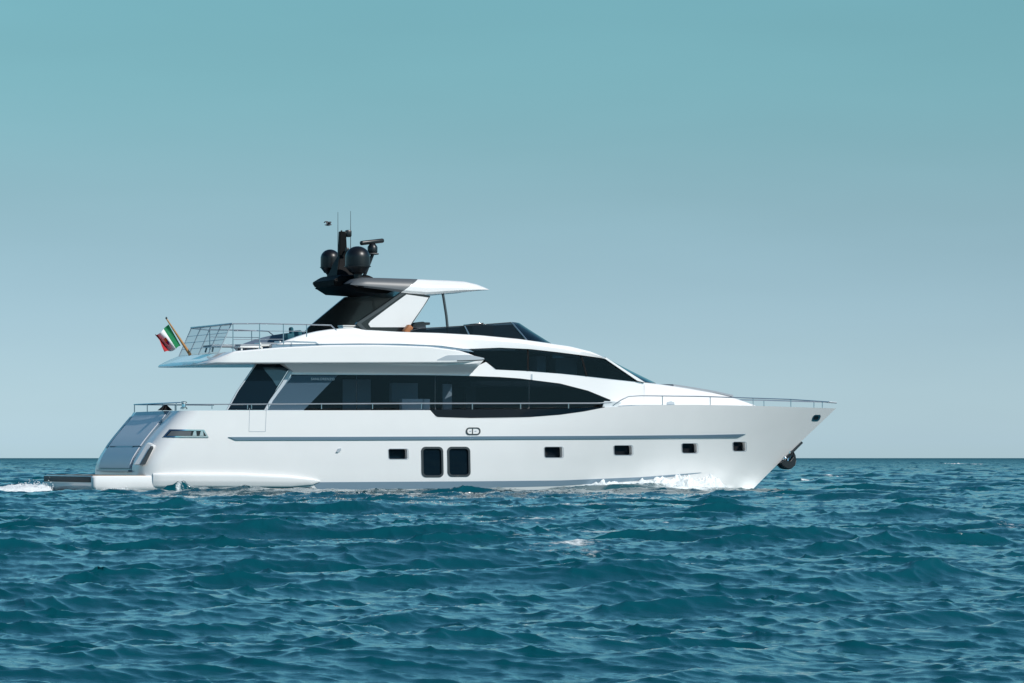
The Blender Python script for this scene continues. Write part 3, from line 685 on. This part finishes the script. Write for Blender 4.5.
# port arch: its own aft leg is wider
bm = bmesh.new(); prism(bm, [(345, 297), (402, 291), (362, 326), (352, 333.6), (304, 333.6), (309, 327)], lambda x, z: -1.75, 0, .12); obj('arch_leg', bm, 'black', root, 20)
P('side_screen', [(430.6, 296.4), (441, 294.0)], [(411.8, 328), (447.6, 328)], wflat(1.88), 'cglass', root, 0, .012, 4, 6)
bm = bmesh.new(); tube(bm, [pt(442.6, 292.4, -1.85), pt(443.6, 298, -1.85), pt(446.4, 316, -1.9), pt(448.2, 334, -1.95)], .045, 8); obj('hardtop_post', bm, 'char', root)

# ---- flybridge windscreen
wfly = lambda x, z: wup(x, 5.2) - .14 - .25 * (z - 5.2)
fw1 = pane('flybridge_windscreen', [(410, 331), (420, 328.6), (440, 327.6), (464, 326.2)], [(410, 334), (425, 334.6), (445, 335.6), (469, 337)], 'fglass', 0, surf=wfly)
fw2 = pane('flybridge_windscreen', [(465, 326.1), (490, 324.3), (511, 322.6)], [(470, 337), (497, 339), (526.5, 341.5)], 'fglass', 0, surf=wfly)
mirrored(fw1); mirrored(fw2)
bm = bmesh.new()
tube(bm, [on(464.6, 326, wfly, .02), on(470, 336.4, wfly, .02)], .022, 6); obj('screen_post', bm, 'steel', root)
bm = bmesh.new(); tube(bm, [on(511.5, 322.4, wfly, .02), on(527.4, 341, wfly, .02)], .028, 6); obj('screen_post', bm, 'steel', root)
bm = bmesh.new(); tube(bm, [on(*lin([(410, 330.8), (420, 328.4), (440, 327.4), (470, 325.5), (511, 322.4)], i / 20), wfly, .01) for i in range(21)], .014, 6); obj('screen_rail', bm, 'char', root)
t0, b0 = on(512, 322, wfly), on(528, 341.5, wfly)
bm = bmesh.new(); O, I = [], []
for i in range(21):
    s = -1 + 2 * i / 20; ro, ri = [], []
    for j in range(6):
        f = j / 5; v = t0 + (b0 - t0) * f; w = abs(v.y) * s; x = v.x + (.95 + .70 * f) * (1 - s * s); ro.append(Vector((x, w, v.z))); ri.append(Vector((x - .02, w, v.z - .01)))
    O.append(ro); I.append(ri)
grid_solid(bm, O, I); obj('flybridge_windscreen', bm, 'fglass', root)

# ---- mast, domes, radar, aerials
bm = bmesh.new()
xm, zm = at(345, 276, 0)
loft(bm, [[(xm + sx_ * (a + dx_), sy * b, z) for sx_, sy in ((-1, -1), (1, -1), (1, 1), (-1, 1))] for a, b, z, dx_ in ((.62, 1.05, zm - .38, .1), (.70, 1.18, zm - .20, .1), (.58, 1.12, zm - .06, .0), (.5, 1.0, zm, 0))])
bmesh.ops.bevel(bm, geom=list(bm.edges), offset=.03, segments=2, affect='EDGES')
obj('mast_platform', bm, 'matte', root)
bm = bmesh.new(); secs = []
for py, a, b in ((278, .17, .12), (262, .15, .10), (245, .125, .09), (231.5, .11, .08)):
    x, z = at(342.8 + (278 - py) * -.01, py, 0); secs.append([(x - a, -b, z), (x + a, -b, z), (x + a, b, z), (x - a, b, z)])
loft(bm, secs); bmesh.ops.bevel(bm, geom=list(bm.edges), offset=.015, segments=2, affect='EDGES')
mast = obj('mast', bm, 'matte', root)
bm = bmesh.new(); secs = []
for py, a, b in ((277.5, .42, .55), (270, .34, .42), (262, .26, .28), (256, .16, .14)):
    x, z = at(343.4, py, 0); secs.append([(x - a, -b, z), (x + a, -b, z), (x + a, b, z), (x - a, b, z)])
loft(bm, secs); bmesh.ops.bevel(bm, geom=list(bm.edges), offset=.03, segments=2, affect='EDGES'); obj('mast_fairing', bm, 'matte', mast)
for s_ in (-1, 1):
    bm = bmesh.new(); x, z = at(343, 251 - s_, 0); tube(bm, [(x, 0, z), (x + .02, s_ * .35, z + .02)], .03, 8); box(bm, (x + .02, s_ * .38, z + .05), (.12, .12, .16), .03); obj('navigation_light', bm, 'satin', mast)
bm = bmesh.new(); x, z = at(346, 233.5, 0); box(bm, (x, 0, z), (.36, .16, .13), .03); box(bm, (x + .08, 0, z + .0), (.20, .22, .24), .05); box(bm, (x - .16, 0, z + .05), (.05, .05, .12), .01)
obj('mast_head_light', bm, 'satin', mast)
def dome(px, py_top, py_bot, hw, yl):
    x, zt = at(px, py_top, yl); _, zb = at(px, py_bot, yl); r = hw / 29.0
    H = zt - zb; prof = [(r * .45, 0), (r * .62, .02), (r * .78, H * .12), (r * .98, H * .22), (r, H * .28), (r, zt - zb - r * .92)]
    prof += [(r * math.cos(a), zt - zb - r * .92 + r * .92 * math.sin(a)) for a in np.linspace(.12, math.pi / 2, 10)]
    bm = bmesh.new(); lathe(bm, prof, (x, yl, zb), 32); o = obj('satellite_dome', bm, 'satin', root)
    bm = bmesh.new(); lathe(bm, [(r * .3, -.28), (r * .35, -.05), (r * .5, .01)], (x, yl, zb), 16); obj('dome_foot', bm, 'satin', o)
    bm = bmesh.new(); lathe(bm, [(r * 1.0, H * .225), (r * 1.07, H * .23), (r * 1.07, H * .255), (r * 1.0, H * .26)], (x, yl, zb), 32); obj('flange', bm, 'satin', o)
dome(357.6, 246.2, 273, 12.2, -1.35); dome(330.2, 249.4, 273.4, 9.6, 1.35)
x, z = at(372.5, 254, -.3)
bm = bmesh.new(); tube(bm, [(x - .3, -.3, z - .75), (x, -.3, z - .02)], .06, 10); box(bm, (x, -.3, z), (.34, .34, .05), .015); rb = obj('radar_bracket', bm, 'satin', root)
bm = bmesh.new(); lathe(bm, [(.15, 0), (.17, .05), (.17, .22), (.10, .32), (.07, .34)], (x, -.3, z + .02), 20); obj('radar_motor', bm, 'satin', rb)
bm = bmesh.new(); box(bm, (x - .02, -.3, z + .41), (.92, .17, .15), .06, Matrix.Rotation(R(-7.5), 3, 'Y') @ Matrix.Rotation(R(12), 3, 'Z'), 3); obj('radar_scanner', bm, 'satin', rb)
for px, y0, y1 in ((337.9, 212, 274), (350.6, 211, 270)):
    bm = bmesh.new(); tube(bm, [pt(px, y1, .2), pt(px, (y0 + y1) / 2, .2), pt(px, y0, .2)], .017, 6, r1=.007); obj('whip_aerial', bm, 'char', root)

# ---- rails
def rail(name, path, posts, surf_in, r=.02, m='steel', low=None, group=None):
    """path: top rail in the side elevation; posts: (x, top y, bottom y)"""
    bm = bmesh.new(); pts = []
    for a, b in zip(path, path[1:]):
        k = max(1, int(abs(b[0] - a[0]) / 10))
        for i in range(k): pts.append(on(a[0] + (b[0] - a[0]) * i / k, a[1] + (b[1] - a[1]) * i / k, surf_in))
    pts.append(on(*path[-1], surf_in)); tube(bm, pts, r, 8); o = obj(name, bm, m, root)
    for x, y0, y1 in posts:
        bm = bmesh.new(); tube(bm, [on(x, y0, surf_in), on(x, y1, surf_in)], r * .8, 6); obj('stanchion', bm, m, o)
    return o
hin = lambda x, z: max(.03, hullB(x, 2.8) - .07)
sr = rail('side_rail', [(186, 404.6), (300, 403.9), (420, 403.4), (520, 403.4), (600, 403.2), (612, 402.2)],
          [(152 + 60, 404.4, 409), (247.5, 404.2, 409), (251.5, 404.2, 409), (268.8, 404.1, 409), (321.5, 403.8, 409), (372.5, 403.6, 409), (421.5, 403.4, 409), (472.3, 403.4, 417.6), (520.6, 403.4, 417), (568.6, 403.3, 413.8)], hin)
bm = bmesh.new()
q = [(3.15, -2.85), (3.05, -2.4), (3.02, 0), (3.02, 2.5), (3.06, 2.75), (3.4, 3.0), (4.6, 3.08), (6, 3.15)]
sr2 = bmesh.new(); tube(sr2, [Vector((a, b, 2.96)) for a, b in q], .02, 8); so_ = obj('stern_rail', sr2, 'steel', root)
for a, b in ((3.03, 2.6), (3.02, 1.0), (3.02, -.8), (3.03, -2.4), (4.6, 3.08)):
    bm.free() if False else None
    b_ = bmesh.new(); tube(b_, [(a, b, 2.70), (a, b, 2.96)], .018, 6); obj('stanchion', b_, 'steel', so_)
bm.free()
bow_path = [(613, 405.4), (621, 400.0), (628.5, 396.4), (640, 395.7), (700, 396.4), (735, 397.6), (790, 399.4), (829, 402.0)]
br = rail('bow_rail', bow_path, [(662.4, 395.9, 406.4), (710.2, 396.7, 406.8), (753, 398.2, 407.2), (790.8, 399.5, 407.8), (822.3, 401.5, 408.4)], hin)
brp = mirrored(br)
bm = bmesh.new(); e = on(829, 402.0, hin); tube(bm, [e, Vector((e.x + .28, -.16, e.z - .02)), Vector((e.x + .36, 0, e.z - .03)), Vector((e.x + .28, .16, e.z - .02)), Vector((e.x, -e.y, e.z))], .02, 8); obj('pulpit_rail', bm, 'steel', root)
# flybridge aft rails: top at z 5.55, glass infill across the stern
wfr = lambda x, z: fly_w(x) - .12
fr = rail('flybridge_rail', [(233, 323.8), (260, 323.6), (300, 324.4), (331, 325.2), (336.5, 330.4)],
          [(233, 323.8, 352), (259.6, 323.7, 349.6), (283.4, 324.2, 347.6), (306.6, 324.8, 337)], wfr, .022)
frm = rail('rail_wire', [(233, 331), (260, 331), (300, 331.2), (306, 331.4)], [], wfr, .011); frm.parent = fr
frn = rail('rail_wire', [(233, 339.5), (260, 339.3), (284, 339.2)], [], wfr, .011); frn.parent = fr
a_n = on(233, 323.8, wfr); zt = a_n.z; yb = abs(a_n.y); YP = 1.55
xb = a_n.x - .46
# port rail, starting further forward
xs = [a_n.x + 1.1, a_n.x + 2.2, a_n.x + 3.2, a_n.x + 3.45]
bm = bmesh.new(); tube(bm, [Vector((xs[0], yb, zt)), Vector((xs[1], yb, zt)), Vector((xs[2], yb, zt - .03)), Vector((xs[3], yb, zt - .22))], .022, 8); frp = obj('flybridge_rail', bm, 'steel', root)
for x in (xs[0], xs[0] + 1.5):
    b_ = bmesh.new(); tube(b_, [(x, yb, zt), (x, yb, 4.7)], .018, 6); obj('stanchion', b_, 'steel', frp)
for dz in (.25, .5):
    b_ = bmesh.new(); tube(b_, [(xs[0], yb, zt - dz), (xs[2] - .3, yb, zt - dz)], .010, 6); obj('rail_wire', b_, 'steel', frp)
bm = bmesh.new(); tube(bm, [a_n, Vector((a_n.x - .02, -yb + .12, zt)), Vector((a_n.x - .02, YP, zt)), Vector((xs[0], yb, zt))], .036, 8); sa = obj('stern_rail_top', bm, 'silver', root)
zb_ = interp(xb, ftx, ftz) - .03
for k in range(5):
    y = -yb + .12 + (YP + yb - .12) * k / 4; b_ = bmesh.new(); tube(b_, [Vector((a_n.x - .02, y, zt)), Vector((xb, y, zb_))], .015, 6); obj('stanchion', b_, 'silver', sa)
for f in (.3, .53, .76):
    b_ = bmesh.new(); x = a_n.x - .02 + (xb - a_n.x + .02) * f; tube(b_, [Vector((x, -yb + .12, zt + (zb_ - zt) * f)), Vector((x, YP, zt + (zb_ - zt) * f))], .009, 6); obj('rail_wire', b_, 'steel', sa)
b_ = bmesh.new(); grid_solid(b_, [[Vector((a_n.x - .01, s, zt - .02)), Vector((xb + .01, s, zb_))] for s in (-yb + .12, YP)], [[Vector((a_n.x + .0, s, zt - .02)), Vector((xb + .02, s, zb_))] for s in (-yb + .12, YP)])
obj('glass_screen', b_, 'rglass', sa)
# mooring winch and cleat on the quarter
v = on(185, 408.6, hin); bm = bmesh.new(); lathe(bm, [(.12, 0), (.12, .05), (.07, .08), (.06, .17), (.11, .21), (.11, .24), (.05, .26)], (v.x, v.y + .15, 2.74), 18); obj('mooring_capstan', bm, 'chrome', root)
v = pt(165, 406, -1.2); bm = bmesh.new(); loft(bm, [[(v.x - .22, -1.35, 2.72), (v.x + .22, -1.35, 2.72), (v.x + .22, -1.05, 2.72), (v.x - .22, -1.05, 2.72)], [(v.x - .02, -1.25, 2.9), (v.x + .05, -1.25, 2.9), (v.x + .05, -1.15, 2.9), (v.x - .02, -1.15, 2.9)]]); obj('cleat_cover', bm, 'matte', root)

def place(o):                                   # yacht frame -> world for a thing of its own
    o.location = Matrix.Translation(root.location) @ Matrix.Rotation(R(PSI), 4, 'Z') @ Vector(o.location); o.rotation_euler.z += R(PSI); return o

# ------------------------------------------------------------------ things on board
zdk = lambda px, yl: interp(at(px, 350, yl)[0], ftx, ftz)
# ensign
b0, t0 = pt(190.4, 355, .2), pt(166.4, 318.6, .2)
b0 = Vector((b0.x, .2, b0.z))
en = thing('ensign_flag', 'green, white and red flag with small crest on slanted wooden staff at the stern', 'flag', b0)
bm = bmesh.new(); tube(bm, [Vector((0, 0, 0)), (t0 - b0) * .5, t0 - b0], .055, 10, r1=.022); st = obj('flagstaff', bm, 'wood', en)
bm = bmesh.new(); lathe(bm, [(.02, -.02), (.035, .0), (.035, .03), (.01, .06)], t0 - b0, 12); obj('truck', bm, 'char', st)
H0, H1, F0, F1 = pt(168.6, 324.4, .2), pt(180.6, 345.6, .2), pt(153.4, 335.4, .2), pt(165.0, 352.0, .2)
bm = bmesh.new(); nu, nv = 36, 18; G = []
for i in range(nu + 1):
    u = i / nu; row = []
    for j in range(nv + 1):
        v = j / nv; a = H0 + (H1 - H0) * v; f = F0 + (F1 - F0) * v; p = a + (f - a) * u
        w = math.sin(u * 9.5 + v * 2.0) * .19 * u ** .6 + math.sin(u * 5 - v * 4) * .06 * u
        p = p + Vector((.05 * math.sin(u * 8 + v * 3) * u, w, -.10 * math.sin(u * math.pi) * (1 - v) * .5 + .07 * math.sin(u * 7.0 + v * 1.5) * u - .06 * u * v))
        row.append(bm.verts.new(p - b0))
    G.append(row)
for i in range(nu):
    for j in range(nv):
        f = bm.faces.new((G[i][j], G[i + 1][j], G[i + 1][j + 1], G[i][j + 1])); f.material_index = 0 if i < 12 else 1 if i < 24 else 2
pos = {(i, j): G[i][j].co.copy() for i in range(nu + 1) for j in range(nv + 1)}
cl = obj('flag_cloth', bm, ['green', 'fwhite', 'red'], en, 60, recalc=False)
bm = bmesh.new()
for i in range(16, 20):
    for j in range(6, 12):
        if j > 10 and i in (16, 19): continue
        for e in (-.006, .006):
            f = bm.faces.new([bm.verts.new(pos[a, b] + Vector((0, e, 0))) for a, b in ((i, j), (i + 1, j), (i + 1, j + 1), (i, j + 1))])
            f.material_index = 0 if (i < 18) == (j < 9) else 1 if i < 18 else 2
obj('crest', bm, ['red', 'blue', 'gold'], cl, 0)
place(en)

# anchor on the stem
sp = lambda px, py: pt(px, py, 0)
c0 = sp(786, 461)
an = thing('anchor', 'dark steel anchor hanging under the white bow', 'anchor', c0)
bm = bmesh.new()
a, b = sp(801, 444.5), sp(781, 466.5)
d = (b - a).normalized(); nrm = Vector((d.z, 0, -d.x))
if nrm.x < 0: nrm = -nrm
pts = [sp(801.5, 441.5), sp(795, 447.7), sp(788, 454.4), sp(779, 463.2)]
secs = []
for p, w in zip(pts, (.03, .06, .08, .09)):
    p = p - c0 + nrm * .05; secs.append([p + nrm * .02 + Vector((0, -w, 0)), p + nrm * .02 + Vector((0, w, 0)), p - nrm * .05 + Vector((0, w, 0)), p - nrm * .05 + Vector((0, -w, 0))])
loft(bm, secs); obj('stem_plate', bm, 'galv', an, 30)
bm = bmesh.new(); tube(bm, [sp(790, 451) - c0, sp(789.4, 456) - c0, sp(787.5, 461) - c0, sp(785, 465) - c0], .05, 10, r1=.07); obj('shank', bm, 'chrome', an)
for s in (-1, 1):
    bm = bmesh.new()
    o1 = [(778.2, 463.6), (782, 461.0), (787, 462.6), (790.8, 458), (792, 452.4), (794, 456), (794, 461), (791.8, 466), (787.6, 469.6), (784, 469.4), (780.6, 466.8)]
    va = [bm.verts.new(sp(*q) - c0 + Vector((0, s * .05, 0))) for q in o1]; vb = [bm.verts.new(sp(*q) - c0 + Vector((0, s * (.28 + .1 * math.sin(i)), 0)) + Vector((-.02, 0, .03))) for i, q in enumerate(o1)]
    bm.faces.new(va); bm.faces.new(vb[::-1])
    for i in range(len(o1)): bm.faces.new((va[i], va[(i + 1) % len(o1)], vb[(i + 1) % len(o1)], vb[i]))
    bmesh.ops.bevel(bm, geom=list(bm.edges), offset=.015, segments=2, affect='EDGES')
    obj('fluke', bm, 'galv', an, 30)
bm = bmesh.new(); bmesh.ops.create_uvsphere(bm, u_segments=16, v_segments=10, radius=.11, matrix=Matrix.Translation(sp(784.6, 458.6) - c0)); obj('swivel', bm, 'chrome', an)
place(an)

# low table and lounge chairs on the aft flybridge
def deck_thing(name, label, cat, px, yl, group=None):
    x, _ = at(px, 350, yl); return thing(name, label, cat, Vector((x, yl, interp(x, ftx, ftz) - .02)), 0, group)
t = deck_thing('deck_table', 'low pale grey table behind the glass stern rail on the upper deck', 'table', 226, -.6)
bm = bmesh.new(); box(bm, (0, 0, .20), (1.3, 1.0, .06), .015); obj('table_top', bm, 'greyc', t)
for a in (-.6, .6):
    for b in (-.4, .4): bm = bmesh.new(); tube(bm, [(a, b, 0), (a * .92, b * .92, .18)], .03, 8); obj('leg', bm, 'char', t)
place(t)
def lounge(px, yl, label, back):
    t = deck_thing('lounge_chair', label, 'lounge chair', px, yl, 'white lounge seats on the upper deck')
    bm = bmesh.new(); box(bm, (0, 0, .11), (.75, .65, .06), .02); obj('seat_frame', bm, 'whitec', t)
    bm = bmesh.new(); box(bm, (0, 0, .165), (.72, .62, .07), .03, seg=3); obj('cushion', bm, 'greyc', t)
    bm = bmesh.new(); box(bm, (.33, 0, .20), (.07, .6, .12), .025, Matrix.Rotation(R(12), 3, 'Y'), 3); obj('backrest', bm, 'whitec', t)
    for a in (-.3, .3):
        for b in (-.25, .25): bm = bmesh.new(); box(bm, (a, b, .05), (.06, .06, .12), .01); obj('leg', bm, 'whitec', t)
    place(t)
lounge(248, -1.7, 'low white lounge seat nearest the glass stern rail', 0)
lounge(268, -1.6, 'low white lounge seat beside the sloping white coaming', 0)
def armchair(px, py, yl, w, h, dpt, name, label, cat, nb):
    v = pt(px, py, yl); z0 = 4.86; t = thing(name, label, cat, Vector((v.x, yl, z0)))
    H = v.z - z0
    bm = bmesh.new(); box(bm, (0, 0, H * .38), (w, dpt, .16), .05, seg=3); obj('seat', bm, 'teal', t)
    bm = bmesh.new(); box(bm, (-w * .42 if nb else w * .3, 0, H * .62), (.16 if nb else w * .45, dpt, H * .76), .06, Matrix.Rotation(R(-6), 3, 'Y'), 3); obj('backrest', bm, 'teal', t)
    for s in (-1, 1):
        bm = bmesh.new(); box(bm, (0, s * dpt * .46, H * .5), (w, .1, H * .34), .04, seg=3); obj('armrest', bm, 'teal', t)
        for q in (-1, 1): bm = bmesh.new(); box(bm, (q * w * .4, s * dpt * .42, H * .15), (.05, .05, H * .3), .008); obj('leg', bm, 'char', t)
    place(t)
armchair(289.4, 327.0, -.6, .26, 0, .26, 'armchair', 'teal upholstered armchair with high back by the upper deck rail', 'armchair', False)
armchair(309, 330.4, .2, .95, 0, .6, 'sofa', 'low teal sofa in front of the black hardtop arch', 'sofa', True)
# white locker, tan headrest seat and helm seat by the arch
v = pt(347, 325.4, -1.2); t = thing('deck_locker', 'small white locker under the black arch', 'locker', Vector((v.x, -1.2, 4.86)))
bm = bmesh.new(); box(bm, (0, 0, (v.z - 4.86) / 2 - .02), (.45, .5, v.z - 4.9), .02); obj('body', bm, 'whitec', t)
bm = bmesh.new(); box(bm, (0, 0, v.z - 4.86 - .02), (.49, .54, .04), .012); obj('lid', bm, 'whitec', t); place(t)
v = pt(407.5, 325.4, -2.2); t = thing('companion_seat', 'tan leather seat beside the white arch panel', 'seat', Vector((v.x, -2.2, 4.9)))
H = v.z - 4.9
bm = bmesh.new(); box(bm, (.02, 0, H * .55), (.34, .3, .14), .04, seg=3); obj('cushion', bm, 'tan', t)
bm = bmesh.new(); box(bm, (-.0, 0, H * .80), (.20, .3, H * .46), .05, Matrix.Rotation(R(42), 3, 'Y'), 3); obj('backrest', bm, 'tan', t)
bm = bmesh.new(); box(bm, (0, 0, H * .24), (.3, .35, H * .48), .02); obj('pedestal', bm, 'whitec', t); place(t)
v = pt(419, 322.2, -.5); t = thing('pilot_chair', 'dark padded helm seat behind the smoked flybridge windscreen', 'seat', Vector((v.x, -.5, 4.9)))
H = v.z - 4.9
bm = bmesh.new(); box(bm, (.05, 0, H * .55), (.55, .6, .15), .05, seg=3); obj('seat', bm, 'navy', t)
bm = bmesh.new(); box(bm, (-.04, 0, H * .80), (.42, .6, H * .40), .09, Matrix.Rotation(R(-8), 3, 'Y'), 3); obj('backrest', bm, 'navy', t)
bm = bmesh.new(); box(bm, (.12, .0, H * .94), (.40, .5, .09), .03, seg=3); obj('headrest', bm, 'navy', t)
bm = bmesh.new(); tube(bm, [(0, 0, 0), (0, 0, H * .5)], .08, 12); obj('pedestal', bm, 'char', t); place(t)
v = pt(474, 323.6, .3); t = thing('helm_console', 'low dark helm console inside the flybridge windscreen', 'console', Vector((v.x, .3, 4.95)))
H = v.z - 4.95
bm = bmesh.new(); box(bm, (.1, 0, H * .46), (.8, 1.2, H * .92), .05, seg=3); obj('body', bm, 'navy', t)
bm = bmesh.new(); box(bm, (-.02, 0, H * .97), (.5, .7, .05), .02, Matrix.Rotation(R(-6), 3, 'Y'), 2); obj('display_hood', bm, 'black', t)
place(t)

# gull
gx, gy = wpos(328, 136); gz = CAM_H + (458 - 225) / FPX * 136
gu = thing('seagull', 'small dark gull in flight left of the mast aerials', 'bird', (gx, gy, gz), R(30)); gu.scale = (.62, .62, .62)
bm = bmesh.new(); secs = []
for x, r in ((-.20, .012), (-.14, .03), (-.03, .05), (.08, .045), (.14, .032), (.18, .03), (.21, .012), (.245, .004)):
    secs.append([(x, r * .9 * math.cos(a), r * math.sin(a) + (.02 if x > .1 else 0)) for a in np.linspace(0, 2 * math.pi, 9)[:-1]])
loft(bm, secs); obj('body', bm, 'gullw', gu)
for s in (-1, 1):
    bm = bmesh.new(); O, I = [], []
    for i in range(9):
        u = i / 8; y = s * (.03 + .34 * u); z = .03 + .17 * math.sin(u * 2.0) - (.25 * max(0, u - .45)); x = .03 - .12 * max(0, u - .4); c = .09 * (1 - u ** 3 * .85)
        if s > 0: z += .08 * u
        O.append([Vector((x + c, y, z + .008)), Vector((x, y, z + .016)), Vector((x - c, y, z))]); I.append([Vector((x + c, y, z - .006)), Vector((x, y, z - .002)), Vector((x - c, y, z - .008))])
    grid_solid(bm, O, I); obj('wing', bm, 'gull', gu)

# ------------------------------------------------------------------ spray at the bow and behind the platform
def spray(name, label, pts):
    n = len(pts); c = np.array([p[:3] for p in pts], np.float32); s = np.array([p[3] for p in pts], np.float32)
    # small lumpy drops: octahedra of random proportions
    base = np.array([(1, 0, 0), (-1, 0, 0), (0, 1, 0), (0, -1, 0), (0, 0, 1), (0, 0, -1)], np.float32)
    tri = np.array([(0, 2, 4), (2, 1, 4), (1, 3, 4), (3, 0, 4), (2, 0, 5), (1, 2, 5), (3, 1, 5), (0, 3, 5)])
    sc = s[:, None, None] * rng.uniform(.5, 1.3, (n, 1, 3)) * rng.uniform(.7, 1.2, (n, 6, 1))
    co = (c[:, None, :] + base[None] * sc).reshape(-1, 3); f = (tri[None] + 6 * np.arange(n)[:, None, None]).reshape(-1, 3)
    me = bpy.data.meshes.new(name); me.from_pydata(co.tolist(), [], f.tolist()); me.materials.append(M['foam'])
    for p in me.polygons: p.use_smooth = True
    o = bpy.data.objects.new(name, me); COL.objects.link(o); o['kind'] = 'stuff'; o['label'] = label; return o
fm = mat('white_foam', (.74, .77, .78), .8, var=.14, scale=9); M['foam'] = fm
mrot = Matrix.Translation(root.location) @ Matrix.Rotation(R(PSI), 4, 'Z')
from mathutils import noise as mnoise
def mound(bm, rows, amp, sc, k0=.35, k1=1.3):
    """lumpy sheet of foam: rows of points, each pushed up by turbulence"""
    G = []
    for r_ in rows:
        g = []
        for p, h in r_:
            t = mnoise.turbulence(Vector(p) * sc, 4, True, noise_basis='PERLIN_ORIGINAL')
            g.append(bm.verts.new(Vector((p[0] + (t - .5) * amp, p[1] + (t - .5) * amp, p[2] + h * (k0 + k1 * t)))))
        G.append(g)
    for a, b in zip(G, G[1:]):
        for j in range(len(a) - 1): bm.faces.new((a[j], a[j + 1], b[j + 1], b[j]))
def add_drops(bm, pts):
    for x, y, z, r in pts:
        k = [Vector((x, y, z)) + Vector(d) * r * random.uniform(.5, 1.3) for d in ((1, 0, 0), (-1, 0, 0), (0, 1, 0), (0, -1, 0), (0, 0, 1), (0, 0, -1))]
        v = [bm.verts.new(q) for q in k]
        for f in ((0, 2, 4), (2, 1, 4), (1, 3, 4), (3, 0, 4), (2, 0, 5), (1, 2, 5), (3, 1, 5), (0, 3, 5)): bm.faces.new([v[q] for q in f])
def stuff(name, label, bm):
    o = obj(name, bm, 'foam', None, 0, recalc=False); o['kind'] = 'stuff'; o['label'] = label; o.location = root.location; o.rotation_euler = (0, 0, R(PSI)); return o
prof_px = [(560, 1.5), (575, 4), (586, 5.5), (600, 9.5), (612, 8), (625, 7.5), (640, 9), (652, 10), (660, 13), (668, 10), (676, 15), (684, 14), (692, 11), (700, 13), (706, 15), (712, 12), (718, 8), (723, 2)]
px_, ph_ = [p for p, _ in prof_px], [h for _, h in prof_px]
bm = bmesh.new(); rows = []
for i in range(260):
    a = 560 + (723 - 560) * i / 259; Hh = np.interp(a, px_, ph_) / 29.0; b = on(a, 489.5, hull); r_ = []
    for j in range(34):
        q = j / 33; prof = math.sin(min(1, q * 2.2 + .25) * math.pi / 2) * (1 - q) ** .8
        r_.append(((b.x, b.y + .10 - q * (.55 + Hh * 2.4), .08 - .14 * q), Hh * 1.25 * prof))
    rows.append(r_)
mound(bm, rows, .15, 3.6, .55, .9)
pts = []
for k in range(22000):
    a = random.uniform(566, 724); Hh = np.interp(a, px_, ph_) / 29.0 * (.72 + .55 * mnoise.noise(Vector((a * .11, 3.1, 0))))
    if random.random() > Hh * 2.2: continue
    v = (.15 + abs(random.gauss(0, .42))) * Hh; b = on(a, 489.5, hull)
    pts.append((b.x + random.gauss(0, .06), b.y - .10 - abs(random.gauss(0, .25)) - v * .6, v + .05, random.uniform(.006, .018) * (1.3 - .6 * v / Hh)))
add_drops(bm, pts)
stuff('bow_spray', 'white spray breaking along the bow', bm)
bm = bmesh.new(); rows = []
for i in range(260):
    x = -.75 - 16 * (i / 259) ** 1.2; r_ = []
    for j in range(90):
        y = -1.6 + 4.2 * j / 89; e = min(1, (1 - abs(y - .5) / 2.15) * 4) * min(1, (-.7 - x) * 4 + .1); r_.append(((x, y, .02 - .1 * (1 - e)), (.17 * math.exp((x + .75) / 1.2) + .10) * e))
    rows.append(r_)
mound(bm, rows, .12, 3.0, .75, .5)
pts = []
for k in range(1600):
    t = random.random() ** 2; x = -.8 - t * 7; y = random.uniform(-1.3, 2.4); pts.append((x, y, .10 + abs(random.gauss(0, .13)) * math.exp(-t * 5), random.uniform(.008, .026)))
for k in range(500): pts.append((random.gauss(.75, .25), -3.0 - abs(random.gauss(0, .15)), .03 + abs(random.gauss(0, .05)), random.uniform(.015, .04)))
add_drops(bm, pts)
stuff('stern_wash', 'white wash churned up behind the swim platform', bm)
